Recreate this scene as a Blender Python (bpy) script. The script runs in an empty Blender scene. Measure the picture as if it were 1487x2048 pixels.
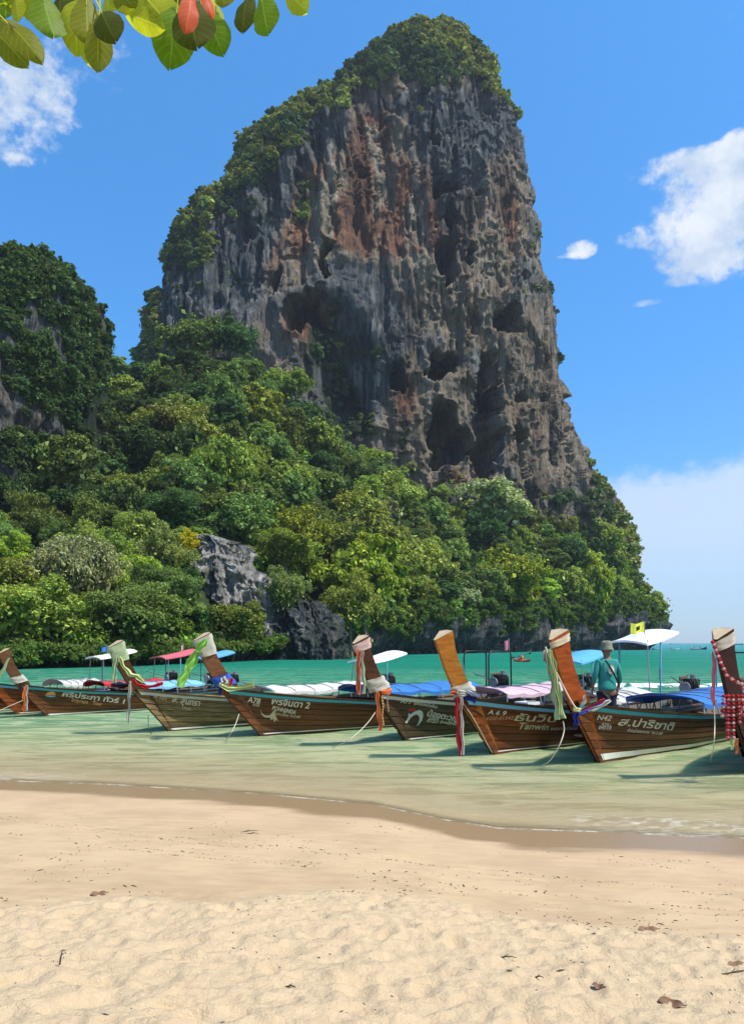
import bpy, bmesh, math, random
import numpy as np
from mathutils import Vector, Matrix
random.seed(7)
rng = np.random.default_rng(11)
SC = bpy.context.scene
COL = SC.collection
R = math.radians
H0 = 2.2          # eye height above the sea
F = 1500.0        # focal length in photo pixels

# ------------------------------------------------------------------ camera
cam_d = bpy.data.cameras.new('camera')
cam = bpy.data.objects.new('camera', cam_d); COL.objects.link(cam)
cam.location = (0, 0, H0); cam.rotation_euler = (R(90), 0, 0)
cam_d.sensor_width = 36; cam_d.lens = 36 * F / 2048
cam_d.shift_y = 262 / 2048
cam_d.clip_end = 30000; cam_d.clip_start = 0.05
SC.camera = cam
# ------------------------------------------------------------------ sun and sky
SUN_TO = Vector((0.46, -0.24, 0.86)).normalized()
sun_d = bpy.data.lights.new('sun', 'SUN'); sun_d.energy = 4.5; sun_d.angle = R(0.53); sun_d.color = (1, 0.95, 0.86)
sun = bpy.data.objects.new('sun', sun_d); COL.objects.link(sun)
sun.rotation_euler = SUN_TO.to_track_quat('Z', 'Y').to_euler(); sun.location = (30, -10, 60)
SC.view_settings.view_transform = 'Standard'; SC.view_settings.look = 'None'
SC.view_settings.exposure = 0.70; SC.view_settings.gamma = 1; SC.view_settings.use_curve_mapping = False
SC.cycles.use_denoising = True
SC.cycles.max_bounces = 6; SC.cycles.diffuse_bounces = 3; SC.cycles.glossy_bounces = 3
SC.cycles.transparent_max_bounces = 12; SC.cycles.caustics_reflective = False; SC.cycles.caustics_refractive = False

class NT:
    """small helper to write node trees"""
    def __init__(s, tree): s.t = tree; s.n = tree.nodes; s.l = tree.links
    def node(s, typ, **kw):
        nd = s.n.new(typ)
        for k, v in kw.items(): setattr(nd, k, v)
        return nd
    def put(s, sock, v):
        if hasattr(v, 'links'): s.l.new(v, sock)
        elif v is not None: sock.default_value = v
    def math(s, op, a, b=None, c=None, clamp=False):
        nd = s.node('ShaderNodeMath', operation=op, use_clamp=clamp)
        for i, v in enumerate((a, b, c)):
            if v is not None: s.put(nd.inputs[i], v)
        return nd.outputs[0]
    def mix(s, f, a, b, blend='MIX'):
        nd = s.node('ShaderNodeMix', data_type='RGBA', blend_type=blend)
        s.put(nd.inputs[0], f)
        for i, v in ((6, a), (7, b)):
            if isinstance(v, (tuple, list)) and len(v) == 3: v = (*v, 1)
            s.put(nd.inputs[i], v)
        return nd.outputs[2]
    def noise(s, vec, scale, detail=4, rough=0.55, out='Fac', dist=0.0):
        nd = s.node('ShaderNodeTexNoise')
        if vec is not None: s.l.new(vec, nd.inputs['Vector'])
        nd.inputs['Scale'].default_value = scale; nd.inputs['Detail'].default_value = detail
        nd.inputs['Roughness'].default_value = rough; nd.inputs['Distortion'].default_value = dist
        return nd.outputs[out]
    def mapping(s, vec, scale=(1, 1, 1), loc=(0, 0, 0), rot=(0, 0, 0)):
        nd = s.node('ShaderNodeMapping')
        s.l.new(vec, nd.inputs[0]); nd.inputs['Scale'].default_value = scale
        nd.inputs['Location'].default_value = loc; nd.inputs['Rotation'].default_value = rot
        return nd.outputs[0]
    def ramp(s, f, stops, interp='LINEAR'):
        nd = s.node('ShaderNodeValToRGB'); cr = nd.color_ramp; cr.interpolation = interp
        while len(cr.elements) < len(stops): cr.elements.new(0.5)
        for e, (p, c) in zip(cr.elements, stops):
            e.position = p; e.color = (*c, 1) if len(c) == 3 else c
        s.put(nd.inputs[0], f); return nd.outputs[0]
    def smooth(s, v, a, b):
        nd = s.node('ShaderNodeMapRange', interpolation_type='SMOOTHSTEP')
        s.put(nd.inputs[0], v); nd.inputs[1].default_value = a; nd.inputs[2].default_value = b
        return nd.outputs[0]
    def attr(s, name):
        return s.node('ShaderNodeAttribute', attribute_name=name).outputs['Fac']
    def bump(s, h, strength=0.5, dist=0.1, normal=None):
        nd = s.node('ShaderNodeBump'); nd.inputs['Strength'].default_value = strength
        nd.inputs['Distance'].default_value = dist; s.l.new(h, nd.inputs['Height'])
        if normal is not None: s.l.new(normal, nd.inputs['Normal'])
        return nd.outputs[0]

world = bpy.data.worlds.new('World'); SC.world = world; world.use_nodes = True
w = NT(world.node_tree); w.n.clear()
sky = w.node('ShaderNodeTexSky', sky_type='NISHITA', sun_disc=False)
sky.sun_elevation = math.asin(SUN_TO.z); sky.sun_rotation = math.atan2(SUN_TO.x, SUN_TO.y)
sky.air_density = 1.15; sky.dust_density = 0.35; sky.ozone_density = 1.6
tc = w.node('ShaderNodeTexCoord').outputs['Generated']
sx = w.node('ShaderNodeSeparateXYZ'); w.l.new(tc, sx.inputs[0])
az = w.math('ARCTAN2', sx.outputs[0], sx.outputs[1]); el = w.math('ARCSINE', sx.outputs[2])
def pdir(px, py):
    x = (px - 743.5); z = (1286 - py)
    return math.atan2(x, F), math.atan2(z, math.hypot(F, x))
cn = w.noise(w.mapping(tc, (1, 1, 1.15)), 9.0, 7, 0.58, dist=0.25)
cn2 = w.noise(w.mapping(tc, (1, 1, 1.1), (3, 1, 2)), 24.0, 5, 0.62)
cn3 = w.noise(w.mapping(tc, (1, 1, 1.2), (3, 6, 2)), 62.0, 4, 0.6)
wob = w.math('ADD', w.math('ADD', w.math('MULTIPLY', w.math('SUBTRACT', cn, 0.5), 3.0), w.math('MULTIPLY', w.math('SUBTRACT', cn3, 0.5), 1.6)), w.math('MULTIPLY', w.math('SUBTRACT', cn2, 0.5), 1.6))
dens = None
for (px, py, rx, ry, k) in [(30, 220, 108, 84, .85), (90, 180, 50, 36, .4), (160, 125, 70, 45, .40), (240, 92, 45, 20, .35), (232, 205, 42, 30, .18),
                            (1450, 430, 125, 98, 1.0), (1355, 338, 85, 28, .75), (1480, 305, 38, 34, .8), (1310, 470, 70, 20, .6), (1380, 400, 60, 40, .5),
                            (1162, 499, 30, 17, .60), (1134, 511, 24, 5, .42), (1360, 565, 40, 9, .2), (1285, 607, 45, 7, .35), (1245, 40, 30, 9, .2),
                            (1225, 555, 12, 10, .2), (1465, 20, 30, 20, .25)]:
    a0, e0 = pdir(px, py); rx /= F * 1.05; ry /= F * 1.2
    u = w.math('POWER', w.math('MULTIPLY', w.math('SUBTRACT', az, a0), 1 / rx), 2)
    v = w.math('POWER', w.math('MULTIPLY', w.math('SUBTRACT', el, e0), 1 / ry), 2)
    core = w.math('SUBTRACT', 1.0, w.math('ADD', u, v))
    d = w.math('MULTIPLY', w.math('ADD', w.smooth(core, -1.3, 1.0), 0.0), k)
    dens = d if dens is None else w.math('SUBTRACT', w.math('ADD', dens, d), w.math('MULTIPLY', dens, d))
dens = w.smooth(w.math('ADD', dens, w.math('MULTIPLY', w.math('MULTIPLY', wob, 0.68), w.smooth(dens, 0.0, 0.45))), 0.30, 0.95)
# the same fair-weather cumulus goes on outside the view
gn = w.noise(w.mapping(tc, (1, 1, 1.8), (5, 2, 7)), 3.1, 8, 0.6)
gen = w.math('MULTIPLY', w.smooth(gn, 0.56, 0.70), w.smooth(w.math('ABSOLUTE', az), 0.56, 0.8))
dens = w.math('MAXIMUM', dens, gen)
# low pale bank over the horizon
edge = w.math('ADD', w.math('MULTIPLY', az, 0.16), w.math('MULTIPLY', wob, 0.018))
bank = w.smooth(w.math('SUBTRACT', w.math('ADD', 0.152, edge), el), -0.008, 0.022)
bank = w.math('MULTIPLY', bank, w.math('ADD', 0.35, w.math('MULTIPLY', w.smooth(el, 0.02, 0.15), 0.42)))
skyc = w.mix(1.0, sky.outputs[0], w.ramp(w.math('ABSOLUTE', el), [(0.0, (0.40, 0.60, 0.90)), (0.35, (0.56, 0.88, 1.16)), (0.9, (0.80, 1.22, 1.46)), (1.0, (0.80, 1.22, 1.44))]), 'MULTIPLY')
hsv = w.node('ShaderNodeHueSaturation'); hsv.inputs['Saturation'].default_value = 1.10; w.l.new(skyc, hsv.inputs['Color'])
shade = w.noise(w.mapping(tc, (1, 1, 1.3), (1, 4, 2)), 14, 5, 0.6)
cloudc = w.mix(w.smooth(shade, .35, .65), (2.9, 3.6, 4.6), (4.9, 5.1, 5.35))
out = w.mix(bank, hsv.outputs[0], (3.9, 4.5, 5.35))
out = w.mix(w.math('MULTIPLY', dens, 0.93, clamp=True), out, cloudc)
bg = w.node('ShaderNodeBackground'); w.l.new(out, bg.inputs[0]); bg.inputs[1].default_value = 0.116
wo = w.node('ShaderNodeOutputWorld'); w.l.new(bg.outputs[0], wo.inputs[0])

# ------------------------------------------------------------------ numeric noise
def _h(ix, iy, iz, seed):
    n = (ix * 374761393 + iy * 668265263 + iz * 2147483647 + seed * 1274126177) & 0xFFFFFFFF
    n = ((n ^ (n >> 13)) * 1274126177) & 0xFFFFFFFF
    n = ((n ^ (n >> 16)) * 2246822519) & 0xFFFFFFFF
    return ((n ^ (n >> 15)) & 0xFFFFFF) / float(0xFFFFFF)
def vn(x, y, z=0.0, seed=0):
    x, y, z = np.broadcast_arrays(np.asarray(x, float), np.asarray(y, float), np.asarray(z, float))
    ix, iy, iz = np.floor(x).astype(np.int64), np.floor(y).astype(np.int64), np.floor(z).astype(np.int64)
    fx, fy, fz = x - ix, y - iy, z - iz
    fx, fy, fz = (f * f * f * (f * (f * 6 - 15) + 10) for f in (fx, fy, fz))
    r = 0
    for a in (0, 1):
        for b in (0, 1):
            for c in (0, 1):
                wt = (fx if a else 1 - fx) * (fy if b else 1 - fy) * (fz if c else 1 - fz)
                r = r + wt * _h(ix + a, iy + b, iz + c, seed)
    return r * 2 - 1
def fbm(x, y, z=0.0, o=4, seed=0, g=0.5):
    s = 0; a = 1; t = 0
    for i in range(o):
        k = 2.03 ** i
        s = s + a * vn(x * k, y * k, np.asarray(z) * k, seed + i * 17); t += a; a *= g
    return s / t
def ridge(x, y, z=0.0, o=3, seed=0):
    s = 0; a = 1; t = 0
    for i in range(o):
        k = 2.1 ** i
        s = s + a * (1 - np.abs(vn(x * k, y * k, np.asarray(z) * k, seed + i * 31)) * 2); t += a; a *= 0.5
    return s / t
def sst(x, a, b):
    t = np.clip((x - a) / (b - a), 0, 1); return t * t * (3 - 2 * t)

# ------------------------------------------------------------------ object helpers
def tag(o, label=None, cat=None, group=None, kind=None):
    if label: o['label'] = label
    if cat: o['category'] = cat
    if group: o['group'] = group
    if kind: o['kind'] = kind
    return o
def link(name, me, mat=None, parent=None):
    o = bpy.data.objects.new(name, me); COL.objects.link(o)
    if mat is not None and me is not None and not me.materials: me.materials.append(mat)
    if parent is not None: o.parent = parent
    return o
def empty(name, loc=(0, 0, 0), rz=0, label=None, cat=None, group=None):
    o = bpy.data.objects.new(name, None); COL.objects.link(o); o.location = loc; o.rotation_euler = (0, 0, rz)
    o.empty_display_size = 0.2
    return tag(o, label, cat, group)
def mesh_arrays(name, V, Q, smooth=True, attrs=None):
    me = bpy.data.meshes.new(name); V = np.asarray(V, np.float32); Q = np.asarray(Q, np.int32); k = Q.shape[1]
    me.vertices.add(len(V)); me.vertices.foreach_set('co', V.ravel())
    me.loops.add(Q.size); me.loops.foreach_set('vertex_index', Q.ravel())
    me.polygons.add(len(Q)); me.polygons.foreach_set('loop_start', np.arange(0, Q.size, k, dtype=np.int32))
    me.polygons.foreach_set('loop_total', np.full(len(Q), k, np.int32))
    if smooth: me.polygons.foreach_set('use_smooth', np.ones(len(Q), bool))
    for nm, a in (attrs or {}).items():
        at_ = me.attributes.new(nm, 'FLOAT', 'POINT'); at_.data.foreach_set('value', np.asarray(a, np.float32).ravel())
    me.update(calc_edges=True); me.validate()
    return me
def grid_quads(n, m, wrap=False):
    i, j = np.meshgrid(np.arange(n - 1), np.arange(m if wrap else m - 1), indexing='ij')
    j2 = (j + 1) % m
    return np.stack([i * m + j, i * m + j2, (i + 1) * m + j2, (i + 1) * m + j], -1).reshape(-1, 4)
def pos_mesh(name, V, F_, smooth=False):
    me = bpy.data.meshes.new(name); me.from_pydata([tuple(v) for v in V], [], F_)
    if smooth:
        for p in me.polygons: p.use_smooth = True
    me.update(); return me
class MB:
    """collects simple shapes into one mesh"""
    def __init__(s): s.v = []; s.f = []; s.sm = []
    def add(s, V, Fs, smooth=False):
        b = len(s.v); s.v += [tuple(v) for v in V]; s.f += [tuple(i + b for i in f) for f in Fs]; s.sm += [smooth] * len(Fs); return s
    def box(s, c, d, rot=None):
        c = Vector(c); P = []
        for z in (-1, 1):
            for y in (-1, 1):
                for x in (-1, 1):
                    q = Vector((x * d[0] / 2, y * d[1] / 2, z * d[2] / 2))
                    if rot is not None: q = rot @ q
                    P.append(c + q)
        return s.add(P, [(0, 2, 3, 1), (4, 5, 7, 6), (0, 1, 5, 4), (2, 6, 7, 3), (0, 4, 6, 2), (1, 3, 7, 5)])
    def tube(s, pts, r, n=8, cap=True):
        pts = [Vector(p) for p in pts]; rr = r if isinstance(r, (list, tuple)) else [r] * len(pts)
        P = []; up = Vector((0.31, 0.2, 0.93)).normalized(); prev = None
        for i, p in enumerate(pts):
            t = (pts[min(i + 1, len(pts) - 1)] - pts[max(i - 1, 0)]).normalized()
            a = (prev if prev is not None else t.cross(up)); a = (a - t * a.dot(t))
            if a.length < 1e-5: a = t.cross(Vector((1, 0, 0)))
            a.normalize(); prev = a; b = t.cross(a)
            for k in range(n):
                w_ = 2 * math.pi * k / n; P.append(p + (a * math.cos(w_) + b * math.sin(w_)) * rr[i])
        Fs = [(i * n + k, i * n + (k + 1) % n, (i + 1) * n + (k + 1) % n, (i + 1) * n + k) for i in range(len(pts) - 1) for k in range(n)]
        s.add(P, Fs, True)
        if cap:
            s.add(P[:n], [tuple(range(n))[::-1]]); s.add(P[-n:], [tuple(range(n))])
        return s
    def grid(s, G, smooth=True):
        n = len(G); m = len(G[0])
        return s.add([p for r_ in G for p in r_], [(i * m + j, i * m + j + 1, (i + 1) * m + j + 1, (i + 1) * m + j) for i in range(n - 1) for j in range(m - 1)], smooth)
    def ribbon(s, pts, wv, thick=0.0):
        """strip through pts, wv = half width vectors"""
        a = [Vector(p) - Vector(q) for p, q in zip(pts, wv)]; b = [Vector(p) + Vector(q) for p, q in zip(pts, wv)]
        return s.grid([a, b])
    def mesh(s, name):
        me = bpy.data.meshes.new(name); me.from_pydata(s.v, [], s.f)
        me.polygons.foreach_set('use_smooth', s.sm); me.update(); return me
    def build(s, name, mat, parent=None):
        return link(name, s.mesh(name), mat, parent)
def at(px, py, Y): return Vector(((px - 743.5) / F * Y, Y, H0 + (1286 - py) / F * Y))

def new_mat(name):
    m = bpy.data.materials.new(name); m.use_nodes = True; t = NT(m.node_tree)
    return m, t, m.node_tree.nodes['Principled BSDF']
def pmat(name, col, rough=0.6, metal=0.0, var=0.12, scale=6.0, bump=0.0, spec=0.4):
    """painted / plain material with a little unevenness"""
    m, t, b = new_mat(name)
    co = t.node('ShaderNodeTexCoord').outputs['Object']
    n = t.noise(co, scale, 5, 0.6)
    c = t.mix(n, tuple(max(0, v * (1 - var * 2)) for v in col), tuple(min(1, v * (1 + var * 2)) for v in col))
    t.l.new(c, b.inputs['Base Color']); b.inputs['Roughness'].default_value = rough; b.inputs['Metallic'].default_value = metal
    b.inputs['Specular IOR Level'].default_value = spec
    if bump: t.l.new(t.bump(n, bump, 0.02), b.inputs['Normal'])
    return m
DEBUG = False
# ================================================================== GROUND
WX = np.array([-60, -14, -5.97, -4.0, -1.79, 0, .97, 1.53, 2.67, 4.2, 12, 60]); WY = np.array([14, 12.6, 12.04, 11.7, 11.04, 10.28, 9.32, 8.94, 8.78, 8.48, 7.8, 6])
LX = np.array([-30, -2.6, -1.9, -1.0, -.3, .3, 1.0, 2.0, 2.5, 30]); LY = np.array([5.0, 5.0, 5.3, 5.45, 5.75, 5.75, 5.4, 5.15, 4.85, 4.3])
def wline(x): return np.interp(x, WX, WY)
def ground_base(x, y):
    s = y - wline(x)
    land = -s
    z = np.where(s < 0, 0.045 * np.clip(land, 0, 1.3) + 0.070 * np.clip(land - 1.3, 0, None), 0)
    z = np.where(land > 8, z - 0.03 * (land - 8), z)
    sea = -0.075 * np.clip(s, 0, 7) - 0.035 * np.clip(s - 7, 0, 60) - 0.01 * np.clip(s - 67, 0, 400)
    return np.where(s < 0, z, sea)
def dry_mask(x, y):
    lip = np.interp(x, LX, LY) + 0.12 * vn(x * 1.7, y * 1.7, 0, 5) + 0.05 * vn(x * 6, y * 6, 0, 6)
    return sst(lip - y, -0.16, 0.22)
pits = []
for _ in range(260):
    py_ = random.uniform(2.3, 5.4); pits.append((random.uniform(-4.5, 4.5), py_, random.uniform(.05, .11), random.uniform(.5, 1.5), random.uniform(0, 3.14)))
def ground_z(x, y, detail=True):
    x = np.asarray(x, float); y = np.asarray(y, float)
    z = ground_base(x, y)
    if detail:
        d = dry_mask(x, y); s = y - wline(x); land = sst(-s, 0.3, 2.5)
        near = (np.abs(x) < 9) & (y > 1.5) & (y < 13)
        z = z + d * 0.028
        lum = fbm(x * 3.1, y * 4.2, 0, 4, 21) * 0.024 + ridge(x * 3.6 + 2.2 * y + .5 * vn(x * 3, y * 3, 0, 44), y * 9 - x * 1.5, 0, 4, 41) * 0.020 + fbm(x * 15, y * 19, 0, 3, 25) * 0.019
        z = z + np.where(near, d * lum, 0)
        z = z + land * (fbm(x * .8, y * .9, 0, 3, 3) * 0.012)
        rough = sst(vn(x * .9, y * 1.3, 0, 77) + (5.9 - y) * .5, 0.1, .9) * (1 - d) * land
        z = z + rough * fbm(x * 11, y * 15, 0, 3, 29) * 0.011
        # cart tracks along the firm sand
        for off, dep in ((0, .012), (.17, .009), (.62, .007), (.78, .006)):
            ty = np.interp(x, [-9, -4.2, -2, 0, 2, 5, 9], [10.9, 8.75, 7.7, 7.2, 6.5, 5.8, 5.4]) - off
            k = np.exp(-((y - ty + 0.03 * vn(x * 2, off * 9, 0, 8)) / 0.030) ** 2)
            z = z - k * dep * 1.6 * sst(vn(x * 3.3, off * 20 + y, 0, 9), -0.5, 0.5) * (1 - d)
            z = z + np.exp(-((y - ty - .05) / 0.025) ** 2) * dep * .5 * sst(vn(x * 4.3, off * 20 + y, 0, 91), -0.2, 0.5) * (1 - d)
        if x.ndim:
            for (qx, qy, qr, ql, qa) in pits:
                m_ = (np.abs(x - qx) < .4) & (np.abs(y - qy) < .4)
                if m_.any():
                    dx = x[m_] - qx; dy = y[m_] - qy
                    a_ = dx * math.cos(qa) + dy * math.sin(qa); b_ = -dx * math.sin(qa) + dy * math.cos(qa)
                    rr = np.sqrt((a_ / (qr * (1 + ql))) ** 2 + (b_ / qr) ** 2)
                    z[m_] += (-0.015 * np.exp(-(rr * 1.25) ** 4) + 0.008 * np.exp(-((rr - 1.25) * 3.2) ** 2)) * d[m_]
    return z
def grow(a, b, h0, g):
    out = [a]; h = h0
    while out[-1] < b: out.append(out[-1] + h); h *= g
    return np.array(out)
xs = np.arange(-3.4, 3.4, 0.02); xr = grow(3.4, 9000, 0.03, 1.06); gx = np.concatenate([-xr[::-1], xs[1:-1], xr])
ya = np.arange(2.6, 6.2, 0.022); yb = np.concatenate([np.arange(6.2, 10.5, .028), grow(10.5, 12000, 0.03, 1.035)]); yc = -grow(-2.6, 80, 0.05, 1.15)[::-1]
gy = np.concatenate([yc, ya[1:], yb[1:]])
gX, gY = np.meshgrid(gx, gy)
gZ = ground_z(gX, gY)
me = mesh_arrays('ground', np.stack([gX, gY, gZ], -1).reshape(-1, 3), grid_quads(len(gy), len(gx)),
                 attrs={'dry': dry_mask(gX, gY), 'land': -(gY - wline(gX))})
m, t, b = new_mat('sand')
geo = t.node('ShaderNodeNewGeometry').outputs['Position']
dry = t.attr('dry'); land = t.attr('land')
n1 = t.noise(geo, 0.9, 6, 0.6); n2 = t.noise(geo, 240, 2, 0.7); n3 = t.noise(geo, 7, 6, 0.65); n4 = t.noise(t.mapping(geo, (14, 30, 20)), 1.0, 5, .7)
damp = t.mix(t.smooth(t.math('ADD', t.math('MULTIPLY', n1, .6), t.math('MULTIPLY', t.noise(t.mapping(geo, (1.2, 3.5, 1)), 2.4, 6, .7), .4)), .38, .62), (0.330, 0.232, 0.128), (0.43, 0.310, 0.178))
dryc = t.mix(n3, (0.43, 0.315, 0.188), (0.56, 0.425, 0.262))
c = t.mix(dry, damp, dryc)
c = t.mix(t.math('MULTIPLY', t.smooth(n2, 0.35, 0.75), 0.30), c, (0.33, 0.23, 0.13))
deb = t.math('MULTIPLY', t.smooth(n4, 0.66, 0.74), t.smooth(t.noise(geo, 1.6, 4, .6), 0.44, 0.62))
c = t.mix(t.math('MULTIPLY', deb, 0.55), c, (0.11, 0.085, 0.055))
wetf = t.math('SUBTRACT', 1.0, t.smooth(t.math('ADD', land, t.math('MULTIPLY', t.math('SUBTRACT', t.noise(t.mapping(geo, (.6, 1.6, 1)), 1.3, 4, .5), .5), .9)), 0.85, 1.25))
sat = t.math('SUBTRACT', 1.0, t.smooth(land, 0.4, 3.4))
c = t.mix(t.math('MULTIPLY', sat, 0.35), c, (0.44, 0.300, 0.185))
wetf = t.math('MULTIPLY', wetf, t.smooth(land, -0.5, -0.05))
c = t.mix(wetf, c, (0.255, 0.168, 0.090))
t.l.new(c, b.inputs['Base Color'])
t.l.new(t.math('SUBTRACT', 0.9, t.math('MULTIPLY', wetf, 0.66)), b.inputs['Roughness'])
b.inputs['Specular IOR Level'].default_value = 0.28
hgt = t.math('ADD', t.math('MULTIPLY', n2, 0.25), t.math('ADD', t.math('MULTIPLY', t.noise(geo, 60, 4, .7), 1.0), t.math('MULTIPLY', t.noise(geo, 22, 4, .65), 2.2)))
hs = t.math('MULTIPLY', hgt, t.math('ADD', 0.12, t.math('MULTIPLY', dry, 0.88)))
t.l.new(t.bump(hs, .85, 0.012), b.inputs['Normal'])
tag(link('ground', me, m), 'pale golden sand beach running down into the water', None, None, 'structure')

# ================================================================== SEA
wx = np.concatenate([-grow(9, 9500, .12, 1.06)[::-1], np.arange(-9, 9, .07)[1:], grow(9, 9500, .12, 1.06)])
wy = grow(6.6, 13000, 0.05, 1.014)
sX, sY = np.meshgrid(wx, wy)
dep = -ground_base(sX, sY)
amp = np.clip(dep, 0.0, 0.35) / 0.35 * np.interp(sY, [0, 25, 60, 90], [.016, .028, .028, 0])
sZ = amp * (0.9 * vn(sX * .55 + .2 * sY, sY * 2.6, 0, 3) + 0.6 * vn(sX * 1.5, sY * 5.5, 0, 4))
# small wave folding onto the beach on the right
sd = sY - wline(sX)
sZ = sZ + 0.05 * np.exp(-((sd - 0.55 - .2 * vn(sX * 1.1, 0, 0, 12)) / 0.16) ** 2) * sst(sX, 1.4, 3.2)
sZ = sZ + 0.004 + 0.015 * np.exp(-((sd - 1.5 - .3 * vn(sX * .7, 2, 0, 13)) / 0.2) ** 2)
me = mesh_arrays('sea', np.stack([sX, sY, sZ], -1).reshape(-1, 3), grid_quads(len(wy), len(wx)), attrs={'depth': dep, 'shore': sd})
m, t, b = new_mat('sea_water')
geo = t.node('ShaderNodeNewGeometry').outputs['Position']
dp = t.attr('depth'); sh = t.attr('shore')
patch = t.noise(t.mapping(geo, (.045, .12, 1)), 1.0, 4, .55)
dd = t.math('ADD', dp, t.math('MULTIPLY', t.math('SUBTRACT', patch, .5), t.math('MULTIPLY', dp, 0.9)))
body = t.ramp(t.math('MULTIPLY', dd, 1 / 5.0), [(0.0, (0.50, 0.41, 0.23)), (0.035, (0.46, 0.43, 0.22)), (0.075, (0.34, 0.395, 0.195)), (0.125, (0.170, 0.310, 0.155)), (0.22, (0.010, 0.185, 0.105)), (0.60, (0.008, 0.175, 0.115)), (1.0, (0.030, 0.20, 0.215))])
rip = t.noise(t.mapping(geo, (1.0, 3.6, 1)), 2.6, 5, .62, dist=.6)
rip2 = t.noise(t.mapping(geo, (.55, 1.9, 1), (3, 5, 1)), 1.35, 6, .66, dist=.8)
wnd = t.noise(t.mapping(geo, (.035, .22, 1), (1, 2, 3)), 1.0, 6, .68, dist=.5)
body = t.mix(t.math('MULTIPLY', t.smooth(wnd, .45, .60), .38), body, t.mix(1.0, body, (1.5, 1.35, 1.4), 'MULTIPLY'))
body = t.mix(t.math('MULTIPLY', t.smooth(t.math('SUBTRACT', 1.0, wnd), .48, .62), .35), body, t.mix(1.0, body, (.6, .66, .66), 'MULTIPLY'))
body = t.mix(t.math('MULTIPLY', t.smooth(rip2, .48, .56), 1.0), body, t.mix(t.math('SUBTRACT', .50, t.math('MULTIPLY', dp, .20), clamp=True), body, (0.62, 0.58, 0.36)))
body = t.mix(t.math('MULTIPLY', t.smooth(t.math('SUBTRACT', 1.0, rip2), .51, .58), .62), body, t.mix(.40, body, (0.04, 0.10, 0.06)))
t.l.new(body, b.inputs['Base Color'])
b.subsurface_method = 'BURLEY'; b.inputs['Subsurface Weight'].default_value = .75; b.inputs['Subsurface Radius'].default_value = (.5, .8, .6); b.inputs['Subsurface Scale'].default_value = .6; b.inputs['Roughness'].default_value = 1.0
h = t.math('ADD', t.math('MULTIPLY', rip, 1.0), t.math('ADD', t.math('MULTIPLY', t.noise(t.mapping(geo, (.35, 1.1, 1)), 1.7, 4, .6), 2.2), t.math('MULTIPLY', t.noise(t.mapping(geo, (2, 5, 1)), 7, 3, .6), .35)))
nrm = t.bump(h, 1.0, 0.15); t.l.new(nrm, b.inputs['Normal']); b.inputs['Specular IOR Level'].default_value = 0
fres = t.node('ShaderNodeFresnel'); fres.inputs[0].default_value = 1.33; t.l.new(nrm, fres.inputs[1])
gls = t.node('ShaderNodeBsdfGlossy'); gls.inputs['Roughness'].default_value = .10; t.l.new(nrm, gls.inputs['Normal'])
tr = t.node('ShaderNodeBsdfTransparent'); tr.inputs[0].default_value = (0.93, 0.97, 0.93, 1)
alpha = t.math('SUBTRACT', 1.0, t.math('POWER', 2.718, t.math('MULTIPLY', dp, -3.6)))
alpha = t.math('ADD', t.math('MULTIPLY', alpha, 0.9), 0.10)
mx = t.node('ShaderNodeMixShader'); t.l.new(alpha, mx.inputs[0]); t.l.new(tr.outputs[0], mx.inputs[1]); t.l.new(b.outputs[0], mx.inputs[2])
# foam
fo = t.node('ShaderNodeBsdfDiffuse'); fo.inputs[0].default_value = (0.80, 0.77, 0.68, 1)
fn = t.noise(geo, 9, 5, .7); fn2 = t.noise(t.mapping(geo, (1, 2.2, 1)), 4.5, 6, .72)
shw = t.math('ADD', sh, t.math('MULTIPLY', t.math('SUBTRACT', fn, .5), .05))
lace = t.math('MULTIPLY', t.math('SUBTRACT', 1.0, t.smooth(t.math('ABSOLUTE', t.math('SUBTRACT', shw, -0.06)), 0.015, 0.05)), t.smooth(fn, .38, .52))
sep = t.node('ShaderNodeSeparateXYZ'); t.l.new(geo, sep.inputs[0]); X_ = sep.outputs[0]
band = t.math('MULTIPLY', t.math('SUBTRACT', 1.0, t.smooth(t.math('ABSOLUTE', t.math('SUBTRACT', sh, 0.35)), 0.15, 0.75)), t.smooth(fn2, .47, .66))
band = t.math('MULTIPLY', band, t.math('ADD', t.smooth(X_, 1.6, 3.4), t.math('SUBTRACT', 1.0, t.smooth(X_, -5.6, -4.4))))
lace = t.math('MULTIPLY', lace, t.smooth(t.noise(geo, 2.3, 5, .7), .42, .58))
ff = t.math('MAXIMUM', t.math('MULTIPLY', lace, .38), t.math('MULTIPLY', band, .30))
mx2 = t.node('ShaderNodeMixShader'); t.l.new(ff, mx2.inputs[0]); t.l.new(mx.outputs[0], mx2.inputs[1]); t.l.new(fo.outputs[0], mx2.inputs[2])
mx3 = t.node('ShaderNodeMixShader'); t.l.new(t.math('MINIMUM', t.math('MULTIPLY', fres.outputs[0], .7), .17), mx3.inputs[0]); t.l.new(mx2.outputs[0], mx3.inputs[1]); t.l.new(gls.outputs[0], mx3.inputs[2])
t.l.new(mx3.outputs[0], t.n['Material Output'].inputs[0])
tag(link('sea', me, m), 'emerald and turquoise sea turning clear over the sand', None, None, 'structure')

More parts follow.
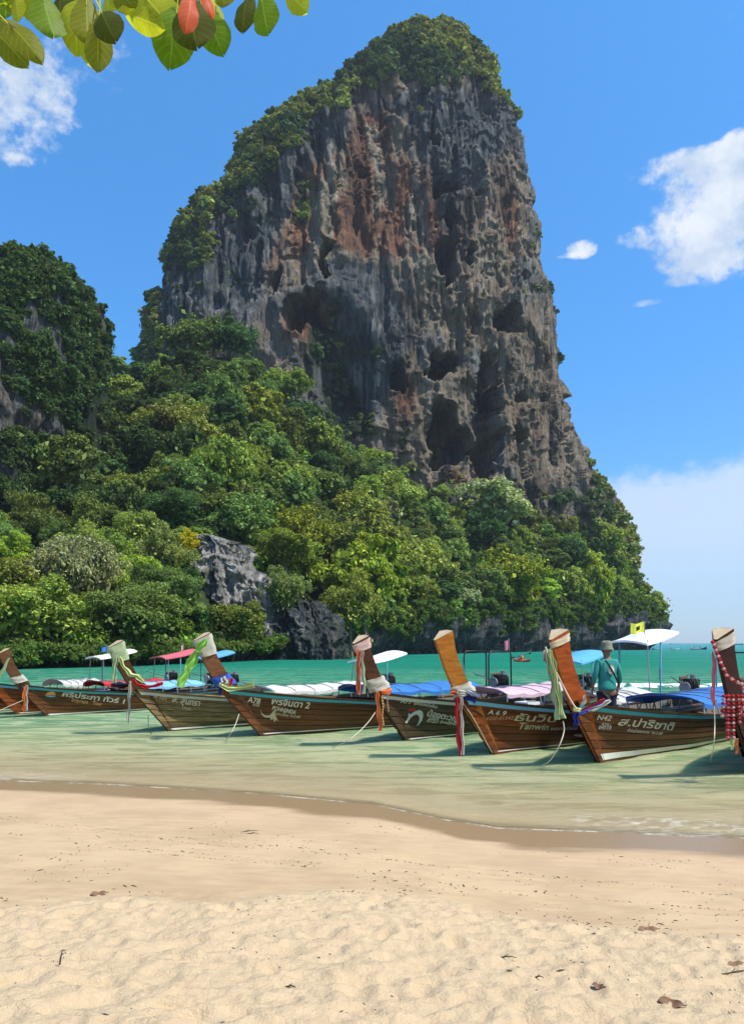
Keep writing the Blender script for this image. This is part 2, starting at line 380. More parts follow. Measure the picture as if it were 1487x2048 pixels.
# ================================================================== ROCK
def rock_material(name, big=1.0, warm=1.0, light=1.0):
    m, t, b = new_mat(name)
    geo = t.node('ShaderNodeNewGeometry').outputs['Position']
    rust = t.attr('rust'); dark = t.attr('dark'); veg = t.attr('veg')
    st = t.smooth(t.noise(t.mapping(geo, (.50 / big, .50 / big, .050 / big)), 1.0, 8, .72, dist=.3), .34, .66)
    st2 = t.smooth(t.noise(t.mapping(geo, (1.2 / big, 1.2 / big, .13 / big), (4, 2, 9)), 1.0, 7, .76), .34, .66)
    wd_ = t.smooth(t.noise(t.mapping(geo, (.15 / big, .15 / big, .018 / big), (7, 1, 4)), 1.0, 6, .6), .36, .64)
    bl = t.noise(t.mapping(geo, (.05 / big, .05 / big, .030 / big), (9, 1, 3)), 1.0, 5, .6)
    bl2 = t.noise(t.mapping(geo, (.16 / big, .16 / big, .045 / big), (2, 8, 3)), 1.0, 5, .62)
    L = lambda c: tuple(v * light for v in c)
    grey = t.mix(st, L((0.040, 0.046, 0.050)), L((0.185, 0.185, 0.175)))
    tan = t.mix(st2, L((0.125, 0.098, 0.070)), L((0.35, 0.285, 0.205)))
    f = t.math('ADD', t.math('ADD', bl, t.math('MULTIPLY', t.math('SUBTRACT', wd_, .5), .16)), t.math('MULTIPLY', t.math('SUBTRACT', rust, dark), .34))
    c = t.mix(t.math('MULTIPLY', t.smooth(f, .38, .52), .95 * warm), grey, tan)
    rs = t.math('MULTIPLY', t.smooth(rust, .22, .75), t.smooth(t.math('ADD', bl2, t.math('MULTIPLY', t.math('SUBTRACT', wd_, .5), .3)), .34, .54))
    c = t.mix(t.math('MULTIPLY', rs, .88 * warm), c, t.mix(st2, (0.20, 0.078, 0.040), (0.46, 0.215, 0.115)))
    dk = t.math('MULTIPLY', t.smooth(dark, .25, .8), t.smooth(t.math('ADD', t.math('SUBTRACT', 1.0, bl2), t.math('MULTIPLY', t.math('SUBTRACT', .5, wd_), .3)), .36, .54))
    c = t.mix(t.math('MULTIPLY', dk, .85), c, t.mix(st, L((0.026, 0.036, 0.041)), L((0.085, 0.105, 0.110))))
    stn = t.smooth(t.math('ADD', t.math('MULTIPLY', st2, .45), t.math('MULTIPLY', wd_, .55)), .66, .84)
    c = t.mix(t.math('MULTIPLY', stn, .85), c, (0.020, 0.024, 0.028))
    pal = t.smooth(t.math('ADD', t.math('MULTIPLY', st, .5), t.math('SUBTRACT', .5, t.math('MULTIPLY', wd_, .5))), .68, .86)
    c = t.mix(t.math('MULTIPLY', pal, .5), c, L((0.30, 0.28, 0.24)))
    c = t.mix(t.math('MULTIPLY', veg, t.smooth(bl2, .3, .55)), c, t.mix(st2, (0.012, 0.030, 0.016), (0.05, 0.085, 0.03)))
    t.l.new(c, b.inputs['Base Color']); b.inputs['Roughness'].default_value = 0.9; b.inputs['Specular IOR Level'].default_value = .15
    hh = t.math('ADD', t.math('MULTIPLY', st2, 1.0), t.math('ADD', t.math('MULTIPLY', st, 1.6), t.math('MULTIPLY', t.noise(t.mapping(geo, (3 / big, 3 / big, .6 / big)), 1.0, 4, .7), .35)))
    t.l.new(t.bump(hh, 0.9, 1.5 * big), b.inputs['Normal'])
    return m
M_ROCK = rock_material('limestone', 1.0, 1.0, 1.5)
M_ROCKS = rock_material('grey_limestone', 0.40, 0.25, 1.2)
M_ROCKL = rock_material('pale_limestone', 0.40, 0.2, 3.1)
def P2(px, py, Yc): return (px - 743.5) / F * Yc, H0 + (1286 - py) / F * Yc
def rock_stack(name, outline, Yc, depth, nfront, nback, nz, zbot, disp, masks, nexp=2.6, mat=None):
    """closed massif: one rounded cross-section per height, then weathered outward/inward"""
    ol = np.array(outline, float); ys_, xl_, xr_ = ol.T
    yt_ = ys_[0]; e_ = 2 / nexp; top_y = ys_[0]; T_ = np.linspace(np.pi, 2 * np.pi, 61)
    gy_ = np.linspace(ys_[0], ys_[-1], 150); tgt_l = np.interp(gy_, ys_, xl_); tgt_r = np.interp(gy_, ys_, xr_); xl_, xr_ = tgt_l.copy(), tgt_r.copy(); kr_ = np.exp(-(np.arange(-7, 8) / 3.0) ** 2); kr_ /= kr_.sum()
    for it in range(16):                      # fit the solid so that its visible outline, not its middle section, has the traced shape
        pp_ = np.linspace(ys_[-1], yt_, 300); zz_ = H0 + (1286 - pp_) / F * Yc
        l_ = (np.interp(pp_, gy_, xl_) - 743.5) / F * Yc; r_ = (np.interp(pp_, gy_, xr_) - 743.5) / F * Yc; a_ = np.maximum((r_ - l_) / 2, .02)
        b_ = depth * (a_ / a_.max()) ** .75; X_ = ((l_ + r_) / 2)[:, None] + a_[:, None] * (np.sign(np.cos(T_)) * np.abs(np.cos(T_)) ** e_); Y_ = Yc - b_[:, None] * np.abs(np.sin(T_)) ** e_
        U_ = 743.5 + X_ / Y_ * F; V_ = 1286 - (zz_[:, None] - H0) / Y_ * F
        for side, tgt, cur in ((-1, tgt_l, xl_), (1, tgt_r, xr_)):
            env = np.full((61, 150), np.nan); rowi = np.zeros((61, 150))
            for j in range(61):
                env[j] = np.interp(-gy_, -V_[:, j], U_[:, j], right=np.nan); rowi[j] = np.interp(-gy_, -V_[:, j], pp_)
            ev = np.where(np.isnan(env), -side * 1e9, env); js = ev.argmin(0) if side < 0 else ev.argmax(0); k_ = np.arange(150)
            er = tgt - ev[js, k_]; er[np.abs(er) > 1e6] = 0; src = rowi[js, k_]; o_ = np.argsort(src)
            co_ = np.interp(gy_, src[o_], er[o_]); co_ = np.convolve(np.pad(co_, 7, 'edge'), kr_, 'valid'); cur += .5 * co_
        xl_ = np.minimum.accumulate(xl_); xr_[:] = np.where(gy_ < 1150, np.maximum.accumulate(xr_), xr_); bad = xr_ - xl_ < 8; mid_ = (xl_ + xr_) / 2; xl_[bad] = mid_[bad] - 4; xr_[bad] = mid_[bad] + 4
        yt_ += .7 * (top_y - V_.min()); yt_ = max(yt_, ys_[0])
    ys_ = gy_
    zt = P2(0, yt_, Yc)[1]
    # rows crowd a little near the summit so the dome closes well
    v = np.linspace(0, 1, nz); z = zbot + (zt - zbot) * (1 - (1 - v) ** 1.0)
    py = 1286 - (z - H0) * F / Yc
    xl = (np.interp(py, ys_, xl_) - 743.5) / F * Yc; xr = (np.interp(py, ys_, xr_) - 743.5) / F * Yc
    cx = (xl + xr) / 2; a = np.maximum((xr - xl) / 2, .02)
    amax = a.max(); bb = depth * (a / amax) ** 0.75
    u = np.linspace(-1, 1, nfront); th_f = np.pi * (0.5 * (u + 1)) + np.pi        # pi..2pi : front (-y)
    th_b = np.linspace(0, np.pi, nback + 2)[1:-1]
    th = np.concatenate([th_f, th_b])
    c_, s_ = np.cos(th), np.sin(th); e = 2 / nexp
    ux = np.sign(c_) * np.abs(c_) ** e; uy = np.sign(s_) * np.abs(s_) ** e
    X = cx[:, None] + a[:, None] * ux[None]; Y = Yc + bb[:, None] * uy[None]; Z = np.repeat(z[:, None], len(th), 1)
    # outward horizontal normal
    nx = np.gradient(Y, axis=1); ny = -np.gradient(X, axis=1); nl = np.hypot(nx, ny) + 1e-6; nx /= nl; ny /= nl
    top = np.clip((zt - Z) / (0.06 * (zt - zbot)), 0, 1)
    D = disp(X, Y, Z); D = (D - np.percentile(D[:, :nfront], 55)) * top
    X = X + nx * D; Y = Y + ny * D
    Z = Z + 0.25 * D * (vn(X / 5, Y / 5, Z / 5, 5))
    V = np.stack([X, Y, Z], -1).reshape(-1, 3); n, k = X.shape
    if DEBUG:
        U_ = 743.5 + X / Y * F; V_ = 1286 - (Z - H0) / Y * F
        for q in (60, 100, 140, 180, 220, 260, 300, 340, 400, 500, 600, 700, 800, 900, 1000, 1100):
            m_ = (np.abs(V_ - q) < 4)
            if m_.any(): print(name, q, 'got', int(U_[m_].min()), int(U_[m_].max()), 'want', int(np.interp(q, ol[:, 0], ol[:, 1])), int(np.interp(q, ol[:, 0], ol[:, 2])))
    Q = grid_quads(n, k, True)[:, ::-1]
    at_ = {kk: np.clip(f(X, Y, Z), 0, 1) for kk, f in masks.items()}
    me = mesh_arrays(name, V, Q, attrs=at_)
    # cap
    bm = bmesh.new(); bm.from_mesh(me); bm.verts.ensure_lookup_table()
    try: bm.faces.new([bm.verts[(n - 1) * k + j] for j in range(k)][::-1])
    except ValueError: pass
    bm.normal_update(); bm.to_mesh(me); bm.free()
    o = link(name, me, mat or M_ROCK)
    return o, X, Y, Z, at_

YT = 265.0
TOW = [(44, 862, 888), (48, 835, 900), (58, 800, 913), (68, 778, 922), (90, 745, 942), (110, 718, 958), (125, 697, 970), (158, 656, 994), (188, 610, 1012), (228, 562, 1034),
       (278, 500, 1046), (308, 473, 1052), (338, 450, 1059), (386, 395, 1069), (408, 380, 1071), (455, 338, 1072), (505, 324, 1075), (545, 312, 1081), (600, 306, 1093), (680, 292, 1106),
       (760, 277, 1120), (820, 272, 1148), (880, 267, 1169), (940, 264, 1188), (985, 262, 1209), (1030, 260, 1234), (1090, 258, 1265), (1180, 257, 1272), (1230, 257, 1276), (1300, 257, 1278)]
def blob(X, Z, lst, Yc=None, yy=231.0, sc_=1.0):
    """sum of soft spots given in photo pixels on the face of the rock"""
    r = 0
    for (px, py, rx, ry, k) in lst:
        x0 = (px - 743.5) / F * yy; z0 = H0 + (1286 - py) / F * yy
        r = r + k * np.exp(-(((X - x0) / (rx * sc_ / F * yy)) ** 2 + ((Z - z0) / (ry * sc_ / F * yy)) ** 2))
    return r
CAVES = [(612, 630, 26, 16, 1), (590, 655, 14, 20, 1), (640, 600, 14, 9, .8), (885, 870, 24, 46, 1.2), (905, 905, 26, 25, .8), (975, 790, 14, 75, 1.2), (985, 880, 16, 30, 1), (965, 930, 12, 40, 1),
         (1010, 620, 26, 14, .8), (1020, 645, 20, 12, .8), (795, 752, 12, 22, 1), (870, 730, 16, 22, .9), (905, 720, 12, 22, .8), (898, 350, 20, 12, 1), (905, 440, 12, 50, .8), (897, 520, 10, 45, .9), (968, 370, 9, 22, .7),
         (648, 520, 8, 32, .9), (560, 560, 8, 30, .7), (715, 330, 5, 22, .5), (865, 220, 6, 40, .7), (1040, 780, 14, 14, .5), (1045, 870, 14, 25, .5), (880, 520, 8, 20, .7), (940, 500, 6, 30, .6), (1050, 510, 12, 12, .5), (860, 130, 10, 22, .6)]
def tower_disp(X, Y, Z):
    A = X + 0.5 * Y
    wob = 3 * vn(A / 14, Z / 20, 0, 61)
    d = 5.0 * fbm(X / 38, Y / 30, Z / 45, 3, 1)
    fm0 = sst(fbm(X / 26, Z / 34, 0, 3, 81), -.25, .35)                       # fluted curtains alternate with flat slabs
    wob = wob + 5 * vn(A / 30, Z / 40, 0, 62)
    d = d + 2.4 * (.35 + .65 * fm0) * ridge((A + wob) / 10, Z / 34, 0, 3, 2)
    d = d + 1.2 * (.25 + .75 * fm0) * ridge((A + wob) / 3.2, Z / 13, 0, 3, 7)
    d = d + .9 * np.floor(3 * fbm((A + wob) / 13, Z / 10, 0, 4, 82, .6)) * (1 - fm0)
    d = d + 1.1 * fbm(A / 5, Z / 26, 0, 5, 13, .55)
    wa = A + 1.1 * vn(A / 3, Z / 4, 0, 17)
    d = d + 1.0 * ridge(wa / 1.9, Z / 15, 0, 3, 19) + .4 * fbm(wa / .8, Z / 8, 0, 3, 20, .7)
    lp = fbm(A / 9, Z / 30, 0, 4, 23, .62); d = d - 2.6 * sst(lp, .22, .34)                 # broken recesses
    lp = fbm(A / 3.6, Z / 28, 0, 4, 27, .60); d = d - 1.9 * sst(lp, .22, .36)
    lp = fbm(A / 1.9, Z / 18, 0, 3, 28, .62); d = d - .7 * sst(lp, .28, .4)
    wx_ = X + 1.6 * vn(X / 3.0, Z / 5, 0, 71) + .8 * vn(X / 1.3, Z / 3, 0, 72); wz_ = Z + 2.5 * vn(X / 4, Z / 6, 0, 73)
    cv = blob(wx_, wz_, CAVES, sc_=1.22); cv = cv + .22 * fbm(X / 3.5, Z / 6, 0, 4, 75, .7); d = d - 20 * sst(cv, .30, .46) * (Y < YT)
    # overhanging lip above the hollows
    cv2 = blob(wx_, wz_ - 5, CAVES); d = d + 1.2 * sst(cv2, .35, .7) * (Y < YT)
    # recessed lower left face
    d = d - 7 * sst(blob(X, Z, [(690, 740, 70, 120, 1.), (660, 650, 40, 50, .5)]), .3, .8) * (Y < YT)
    return d
RUST = [(745, 215, 35, 45, 1.2), (700, 280, 60, 60, .6), (750, 400, 110, 70, .85), (700, 460, 60, 60, .6), (640, 350, 50, 60, .6), (600, 660, 45, 40, 1), (640, 620, 25, 40, .9), (812, 800, 26, 60, 1.0), (765, 870, 30, 40, .5),
        (540, 530, 45, 60, .5), (600, 470, 50, 50, .6), (800, 600, 60, 30, .5), (1000, 440, 80, 110, .45), (960, 620, 70, 110, .5), (1050, 850, 90, 120, .5), (920, 960, 60, 30, .7), (1010, 300, 40, 60, .3), (810, 330, 60, 70, .6), (770, 450, 70, 60, .9), (840, 430, 60, 60, .6), (700, 380, 70, 60, .6), (620, 420, 50, 60, .5), (880, 480, 50, 40, .4), (1040, 400, 30, 80, .4)]
DARK = [(440, 560, 90, 110, 1), (500, 420, 60, 110, .8), (560, 330, 60, 70, .9), (700, 570, 90, 70, .8), (760, 680, 90, 80, 1), (690, 760, 70, 90, .9), (640, 240, 60, 50, .9), (900, 250, 90, 80, .75), (1000, 200, 60, 80, .8), (920, 300, 70, 80, .5), (900, 440, 30, 90, .8), (900, 180, 80, 30, .8), (800, 160, 70, 20, .8), (950, 720, 60, 60, .4), (330, 600, 40, 110, 1), (740, 820, 25, 60, .5)]  # dark grey rock zones, with the cliff's blue-teal shade painted into the colour
def tower_veg(X, Y, Z):
    z0 = lambda py: H0 + (1286 - py) / F * 235
    px = 743.5 + X / Y * F; py = 1286 - (Z - H0) / Y * F
    le = np.interp(py, [r[0] for r in TOW], [r[1] for r in TOW]); re = np.interp(py, [r[0] for r in TOW], [r[2] for r in TOW])
    nz_ = vn(X / 7, Z / 9, 0, 31) * 22 + vn(X / 2.5, Z / 3, 0, 32) * 12
    wl = np.interp(py, [33, 120, 200, 300, 400, 470, 560, 620, 700], [400, 70, 85, 80, 105, 70, 5, 0, 30])
    v = sst(wl - (px - le) + nz_, -12, 18)
    wr = np.interp(py, [33, 120, 170, 220, 300, 420, 900, 960, 1030, 1250], [400, 110, 45, 8, -25, -28, -20, 25, 60, 90])
    v = np.maximum(v, sst(wr - (re - px) + nz_, -12, 15))
    v = np.maximum(v, sst(165 + 10 * np.sin(px / 40) - py + nz_ * 1.5, -15, 12))
    bl_ = [(690, 700, 60, 40, .9), (650, 680, 40, 30, .8), (610, 720, 40, 25, .9), (690, 790, 45, 60, 1.0), (720, 850, 40, 30, .9), (770, 640, 60, 25, .35), (605, 400, 22, 60, .7), (395, 500, 42, 42, 1.4), (470, 400, 60, 50, 1.0), (570, 270, 60, 60, .7), (960, 640, 25, 40, .3), (1085, 985, 60, 40, .6), (655, 600, 26, 30, .3), (1010, 200, 40, 60, .6)]
    b_ = 0
    for (bx, by, rx, ry, k) in bl_: b_ = b_ + k * np.exp(-(((px - bx) / rx) ** 2 + ((py - by) / ry) ** 2))
    v = np.maximum(v, sst(b_ + nz_ / 60, .45, .8))
    crack = (vn(X / 3, Z / 3, 0, 39) > .62) * .5 * sst(vn(X / 20, Z / 20, 0, 38), 0, .4)
    return np.maximum(v, crack)
tower, TX, TY, TZ, TA = rock_stack('limestone_tower', TOW, YT, 42, 430, 46, 600, -2, tower_disp,
    {'rust': lambda X, Y, Z: blob(X, Z, RUST) * 0.9, 'dark': lambda X, Y, Z: blob(X, Z, DARK), 'veg': tower_veg})
tag(tower, 'towering grey and rust limestone cliff with green summit above the bay', 'cliff')
LEFT = [(505, 10, 60), (515, -20, 85), (528, -60, 105), (545, -100, 135), (565, -120, 150), (600, -150, 178), (640, -180, 180), (700, -210, 176), (760, -240, 182), (820, -250, 182), (900, -260, 170), (1000, -270, 160), (1290, -300, 160)]
def left_disp(X, Y, Z):
    A = X + .4 * Y
    return 3.2 * fbm(X / 14, Y / 14, Z / 20, 4, 101, .6) + 2.2 * ridge(A / 6, Z / 18, 0, 3, 102) + .7 * ridge(A / 2, Z / 9, 0, 3, 103) + .7 * fbm(A / 3, Z / 4, 0, 3, 104) - 2.0 * sst(vn(A / 7, Z / 9, 0, 105), .3, .6)
def left_veg(X, Y, Z):
    px = 743.5 + X / Y * F; py = 1286 - (Z - H0) / Y * F
    n_ = vn(X / 4, Z / 5, 0, 33) * .5 + vn(X / 1.7, Z / 2, 0, 34) * .3
    base = np.interp(py, [500, 640, 760, 860, 1000], [.92, .66, .48, .26, .10]) + .7 * sst(px, 120, 165)
    return np.clip(sst(base + n_, .35, .62), 0, 1)
left, LX_, LY_, LZ_, LA = rock_stack('forested_crag', LEFT, 140, 26, 200, 30, 260, -2, left_disp,
    {'rust': lambda X, Y, Z: 0.25 * sst(vn(X / 9, Z / 9, 0, 35), .2, .5), 'dark': lambda X, Y, Z: .55 + 0 * X, 'veg': left_veg})
tag(left, 'steep crag draped in dark greenery at the left edge', 'cliff')
def small_disp(sc, sd_):
    def f(X, Y, Z):
        A = X + .6 * Y
        return sc * (1.3 * fbm(X / 4, Y / 4, Z / 4, 4, sd_, .6) + 1.1 * ridge((A + vn(Z, A, 0, 9) * .5) / 2.0, Z / 4.5, 0, 4, sd_ + 1) + .6 * ridge(A / .7, Z / 1.8, 0, 3, sd_ + 2) + .3 * fbm(A / .35, Z / .5, 0, 3, sd_ + 6, .7) - .8 * sst(vn(A / 1.6, Z / 3, 0, sd_ + 3), .25, .5))
    return f
flat0 = {'rust': lambda X, Y, Z: 0 * X, 'dark': lambda X, Y, Z: 0 * X, 'veg': lambda X, Y, Z: .6 * sst(vn(X / 1.5, Z / 1.5, 0, 3), .35, .6)}
o, *_ = rock_stack('rock_outcrop', [(1068, 398, 415), (1075, 392, 440), (1095, 386, 480), (1120, 380, 500), (1150, 378, 530), (1190, 385, 552), (1260, 390, 570)], 104, 6.5, 150, 24, 110, 0, small_disp(1.2, 201), flat0, 2.2, M_ROCKL)
tag(o, 'pale grey leaning limestone outcrop among the trees', 'rock')
o, *_ = rock_stack('rock_outcrop', [(1200, 600, 630), (1212, 575, 650), (1235, 555, 668), (1270, 540, 682), (1300, 532, 690), (1325, 528, 692)], 103, 5.5, 160, 24, 110, -1, small_disp(.8, 221),
    {'rust': lambda X, Y, Z: 0 * X, 'dark': lambda X, Y, Z: .75 + 0 * X, 'veg': flat0['veg']}, 2.6, M_ROCKS)
tag(o, 'dark fluted rock buttress at the waterline below the grey outcrop', 'rock')

# ------------------------------------------------------------------ hillside below the cliffs
HN = [(-500, 52, 170, 760), (-200, 57, 180, 760), (0, 63, 190, 762), (120, 67, 190, 768), (250, 72, 192, 765), (330, 78, 198, 735), (420, 86, 202, 715), (530, 97, 205, 760), (620, 108, 208, 845), (720, 124, 215, 925),
      (820, 137, 220, 985), (940, 157, 226, 1022), (1060, 183, 230, 1035), (1180, 212, 236, 1062), (1240, 226, 240, 1110), (1290, 234, 243, 1190), (1318, 238, 246, 1222)]
shore = [((p - 743.5) / F * y, y) for p, y, _, _ in HN] + [(96, 252), (95, 275), (85, 310)]
ridg = [((p - 743.5) / F * yb, yb, H0 + (1286 - q) / F * yb) for p, _, yb, q in HN] + [(92, 258, 13), (88, 276, 12), (80, 300, 14)]
shore = np.array(shore); ridg = np.array(ridg)
wallh = np.array([1.0, 1.2, 1.2, 1.4, 1.4, 1.5, 1.6, 2.0, 3.0, 6.0, 7.5, 8.5, 10, 11.5, 12, 12, 9.5, 9, 8, 6])
K = len(shore); tt = np.linspace(0, K - 1, 520); kk = np.arange(K)
ip = lambda arr: np.interp(tt, kk, arr)
ker = np.ones(25) / 25
def sm(a): p = np.pad(a, 12, 'edge'); return np.convolve(p, ker, 'valid')
SXh, SYh, RXh, RYh, RZh, WHh = (sm(ip(q)) for q in (shore[:, 0], shore[:, 1], ridg[:, 0], ridg[:, 1], ridg[:, 2], wallh))
vv = np.linspace(0, 1, 150)
def hill_point(i, v):
    """i index along the shore (float), v 0..1 inland"""
    g = lambda a: np.interp(i, np.arange(len(tt)), a)
    sx_, sy_, rx_, ry_, rz_, wh_ = g(SXh), g(SYh), g(RXh), g(RYh), g(RZh), g(WHh)
    x = sx_ + (rx_ - sx_) * v; y = sy_ + (ry_ - sy_) * v
    z = wh_ * .9 + (rz_ - wh_) * np.clip(v, 0, 1) ** np.interp(i, [0, 85, 135, 519], [1.40, 1.40, 1.05, 1.05])
    am = np.sin(np.pi * np.clip(v, 0, 1)) ** .5
    z = z - np.clip(v - 1, 0, 1) * 22 + am * (3.2 * fbm(x / 16, y / 16, 0, 3, 301) + 1.0 * fbm(x / 4, y / 4, 0, 2, 302))
    return x, y, z
II, VV = np.meshgrid(np.arange(len(tt)), np.concatenate([[-.0], vv[1:], [1.15, 1.35]]))
hx, hy, hz = hill_point(II.astype(float), VV)
hn = vn(hx / 3, hy / 3, hz / 3, 310)
me = mesh_arrays('hillside', np.stack([hx, hy, hz], -1).reshape(-1, 3), grid_quads(*hx.shape))
m, t, b = new_mat('forest_floor')
geo = t.node('ShaderNodeNewGeometry').outputs['Position']
t.l.new(t.mix(t.noise(geo, .6, 6, .7), (0.012, 0.022, 0.010), (0.05, 0.06, 0.025)), b.inputs['Base Color']); b.inputs['Roughness'].default_value = 1
b.inputs['Specular IOR Level'].default_value = 0
tag(link('hillside', me, m), 'dark undergrowth slope below the cliffs', None, None, 'structure')
# undercut sea cliff along the shore
zz = np.linspace(-.04, 1.0, 90)
ZI, WI = np.meshgrid(zz, np.arange(len(tt)), indexing='ij')
g = lambda a: a[WI]
tx = np.gradient(SXh); ty = np.gradient(SYh); tl = np.hypot(tx, ty); ox, oy = ty / tl, -tx / tl      # outward (to the sea)
wh = g(WHh) * (1.0 + .25 * vn(WI / 14.0, 0, 0, 320))
z = ZI * wh
arc = np.cumsum(tl)[WI]
tipf = np.exp(-((WI - 16.2 * 519 / (K - 1)) / 22.0) ** 2)
prof = np.interp(ZI, [-.05, .0, .06, .16, .35, .6, .85, 1.0], [-.22, -.22, -.20, -.12, .02, .12, .08, -.35]) * np.minimum(wh, 9)
prof = prof + tipf * np.interp(ZI, [0, .2, .5, .8, 1], [-1.5, -.6, 1.5, 3.2, 1.5])
d = prof + wh / 9 * (1.3 * fbm(arc / 9, z / 9, 0, 3, 321) + 1.2 * ridge((arc + 1.2 * vn(arc / 5, z / 7, 0, 325)) / 3.2, z / 13, 0, 3, 322) + .6 * ridge(arc / 1.0, z / 5, 0, 2, 323)) - wh / 9 * 1.6 * sst(vn(arc / 4, z / 3.5, 0, 324), .25, .55)
d = d - .6
cx_ = g(SXh) + g(ox) * d; cy_ = g(SYh) + g(oy) * d
me = mesh_arrays('sea_cliff', np.stack([cx_, cy_, z], -1).reshape(-1, 3), grid_quads(*cx_.shape)[:, ::-1],
                 attrs={'rust': 0 * z, 'dark': np.clip(.8 + .5 * vn(arc / 6, z / 6, 0, 330), 0, 1), 'veg': .5 * sst(ZI, .75, .95)})
tag(link('sea_cliff', me, M_ROCKS), 'low undercut limestone cliff along the foot of the headland', 'cliff')

# ================================================================== VEGETATION
def leaf_mat(name, translucent=0.32, sat=1.0):
    m = bpy.data.materials.new(name); m.use_nodes = True; t = NT(m.node_tree); t.n.clear()
    oi = t.node('ShaderNodeObjectInfo'); geo = t.node('ShaderNodeNewGeometry').outputs['Position']
    rnd = oi.outputs['Random']
    isl = t.node('ShaderNodeNewGeometry').outputs['Random Per Island']
    c = oi.outputs['Color']
    hs = t.node('ShaderNodeHueSaturation'); t.l.new(c, hs.inputs['Color'])
    t.l.new(t.math('ADD', .478, t.math('MULTIPLY', rnd, .044)), hs.inputs['Hue'])
    t.l.new(t.math('ADD', .38, t.math('ADD', t.math('MULTIPLY', rnd, .45), t.math('MULTIPLY', t.math('POWER', isl, 1.8), 1.15))), hs.inputs['Value'])
    n = t.noise(geo, .22, 4, .6)
    c = t.mix(t.math('MULTIPLY', t.smooth(n, .42, .66), .55), hs.outputs[0], t.mix(1.0, hs.outputs[0], (1.28, 1.14, .8), 'MULTIPLY'))
    df = t.node('ShaderNodeBsdfDiffuse'); t.l.new(c, df.inputs[0])
    tl = t.node('ShaderNodeBsdfTranslucent'); t.l.new(t.mix(1.0, c, (1.35, 1.35, .5), 'MULTIPLY'), tl.inputs[0])
    mx = t.node('ShaderNodeMixShader'); mx.inputs[0].default_value = translucent
    t.l.new(df.outputs[0], mx.inputs[1]); t.l.new(tl.outputs[0], mx.inputs[2])
    ou = t.node('ShaderNodeOutputMaterial'); t.l.new(mx.outputs[0], ou.inputs[0])
    return m
M_LEAF = leaf_mat('foliage', .24)
def leaf_cards(C, N, size, asp=1.7, r=rng, droop=0.0):
    """C centres, N preferred normals -> folded leaf quads"""
    n = len(C)
    N = N + r.normal(0, .55, N.shape); N /= np.linalg.norm(N, axis=1, keepdims=True)
    T = r.normal(0, 1, N.shape); T[:, 2] -= droop; T -= (T * N).sum(1, keepdims=True) * N; T /= np.linalg.norm(T, axis=1, keepdims=True)
    B = np.cross(N, T)
    s = size * r.uniform(.6, 1.35, (n, 1))
    a = C - T * s * asp * .5; c = C + T * s * asp * .5; b_ = C + B * s * .42 + N * s * .12 + T * s * .08; d_ = C - B * s * .42 + N * s * .12 + T * s * .08
    V = np.stack([a, b_, c, d_], 1).reshape(-1, 3); Q = np.arange(n * 4).reshape(-1, 4)
    return V, Q
def crown_mesh(name, seed, nl=17, leaves=9000, size=.058, flat=.72, asp=1.7, droop=0.0, spread=.62, sub=7):
    r = np.random.default_rng(seed)
    # lobes -> sub clumps -> leaves
    th = r.uniform(0, 2 * np.pi, nl); nl = int(nl * 1.35); th = r.uniform(0, 2 * np.pi, nl); ph = np.arccos(r.uniform(-.35, 1, nl)); rad = spread * r.uniform(.45, 1.35, nl)
    L = np.stack([rad * np.sin(ph) * np.cos(th), rad * np.sin(ph) * np.sin(th), rad * np.cos(ph) * flat], 1); LR = r.uniform(.15, .38, nl)
    cl = []
    for c, q in zip(L, LR):
        dirs = r.normal(0, 1, (sub, 3)); dirs[:, 2] = np.abs(dirs[:, 2]) * .9 - .15; dirs /= np.linalg.norm(dirs, axis=1, keepdims=True)
        for dd_ in dirs: cl.append((c + dd_ * q * .72, q * r.uniform(.34, .62), dd_))
    per = leaves // len(cl); Cs = []; Ns = []
    for c, q, dd_ in cl:
        dv = r.normal(0, 1, (per, 3)); dv /= np.linalg.norm(dv, axis=1, keepdims=True)
        dv = dv + dd_ * .35 + np.array([0, 0, .25]); dv /= np.linalg.norm(dv, axis=1, keepdims=True)
        rr = q * r.uniform(.35, 1.12, (per, 1)) ** .6
        Cs.append(c + dv * rr * np.array([1, 1, .8])); Ns.append(dv * .8 + np.array([0, 0, .55]))
    C = np.concatenate(Cs); N = np.concatenate(Ns)
    V, Q = leaf_cards(C, N, size, asp, r, droop)
    # dim interior
    ni = leaves // 12; C = r.normal(0, .27, (ni, 3)) * np.array([1, 1, .7]); C[:, 2] -= .05
    V2, Q2 = leaf_cards(C, r.normal(0, 1, (ni, 3)), size * 2.4, 1.3, r)
    V = np.concatenate([V, V2]); Q = np.concatenate([Q, Q2 + len(V) - len(V2)])
    me = mesh_arrays(name, V, Q, smooth=False); me.materials.append(M_LEAF); return me
CROWNS = [crown_mesh('crown', 1, 17, 20000, .036), crown_mesh('crown', 2, 22, 20000, .034, .6), crown_mesh('crown', 3, 12, 18000, .036, .85, 1.5, 0, .5), crown_mesh('crown', 4, 26, 20000, .034, .5, 2.0, 0, .7),
          crown_mesh('crown', 5, 15, 20000, .030, 1.25, 2.2, 1.5, .5), crown_mesh('crown', 6, 19, 20000, .028, 1.0, 2.4, 2.0, .6), crown_mesh('crown', 8, 30, 20000, .032, .66, 1.6, 0, .72)]
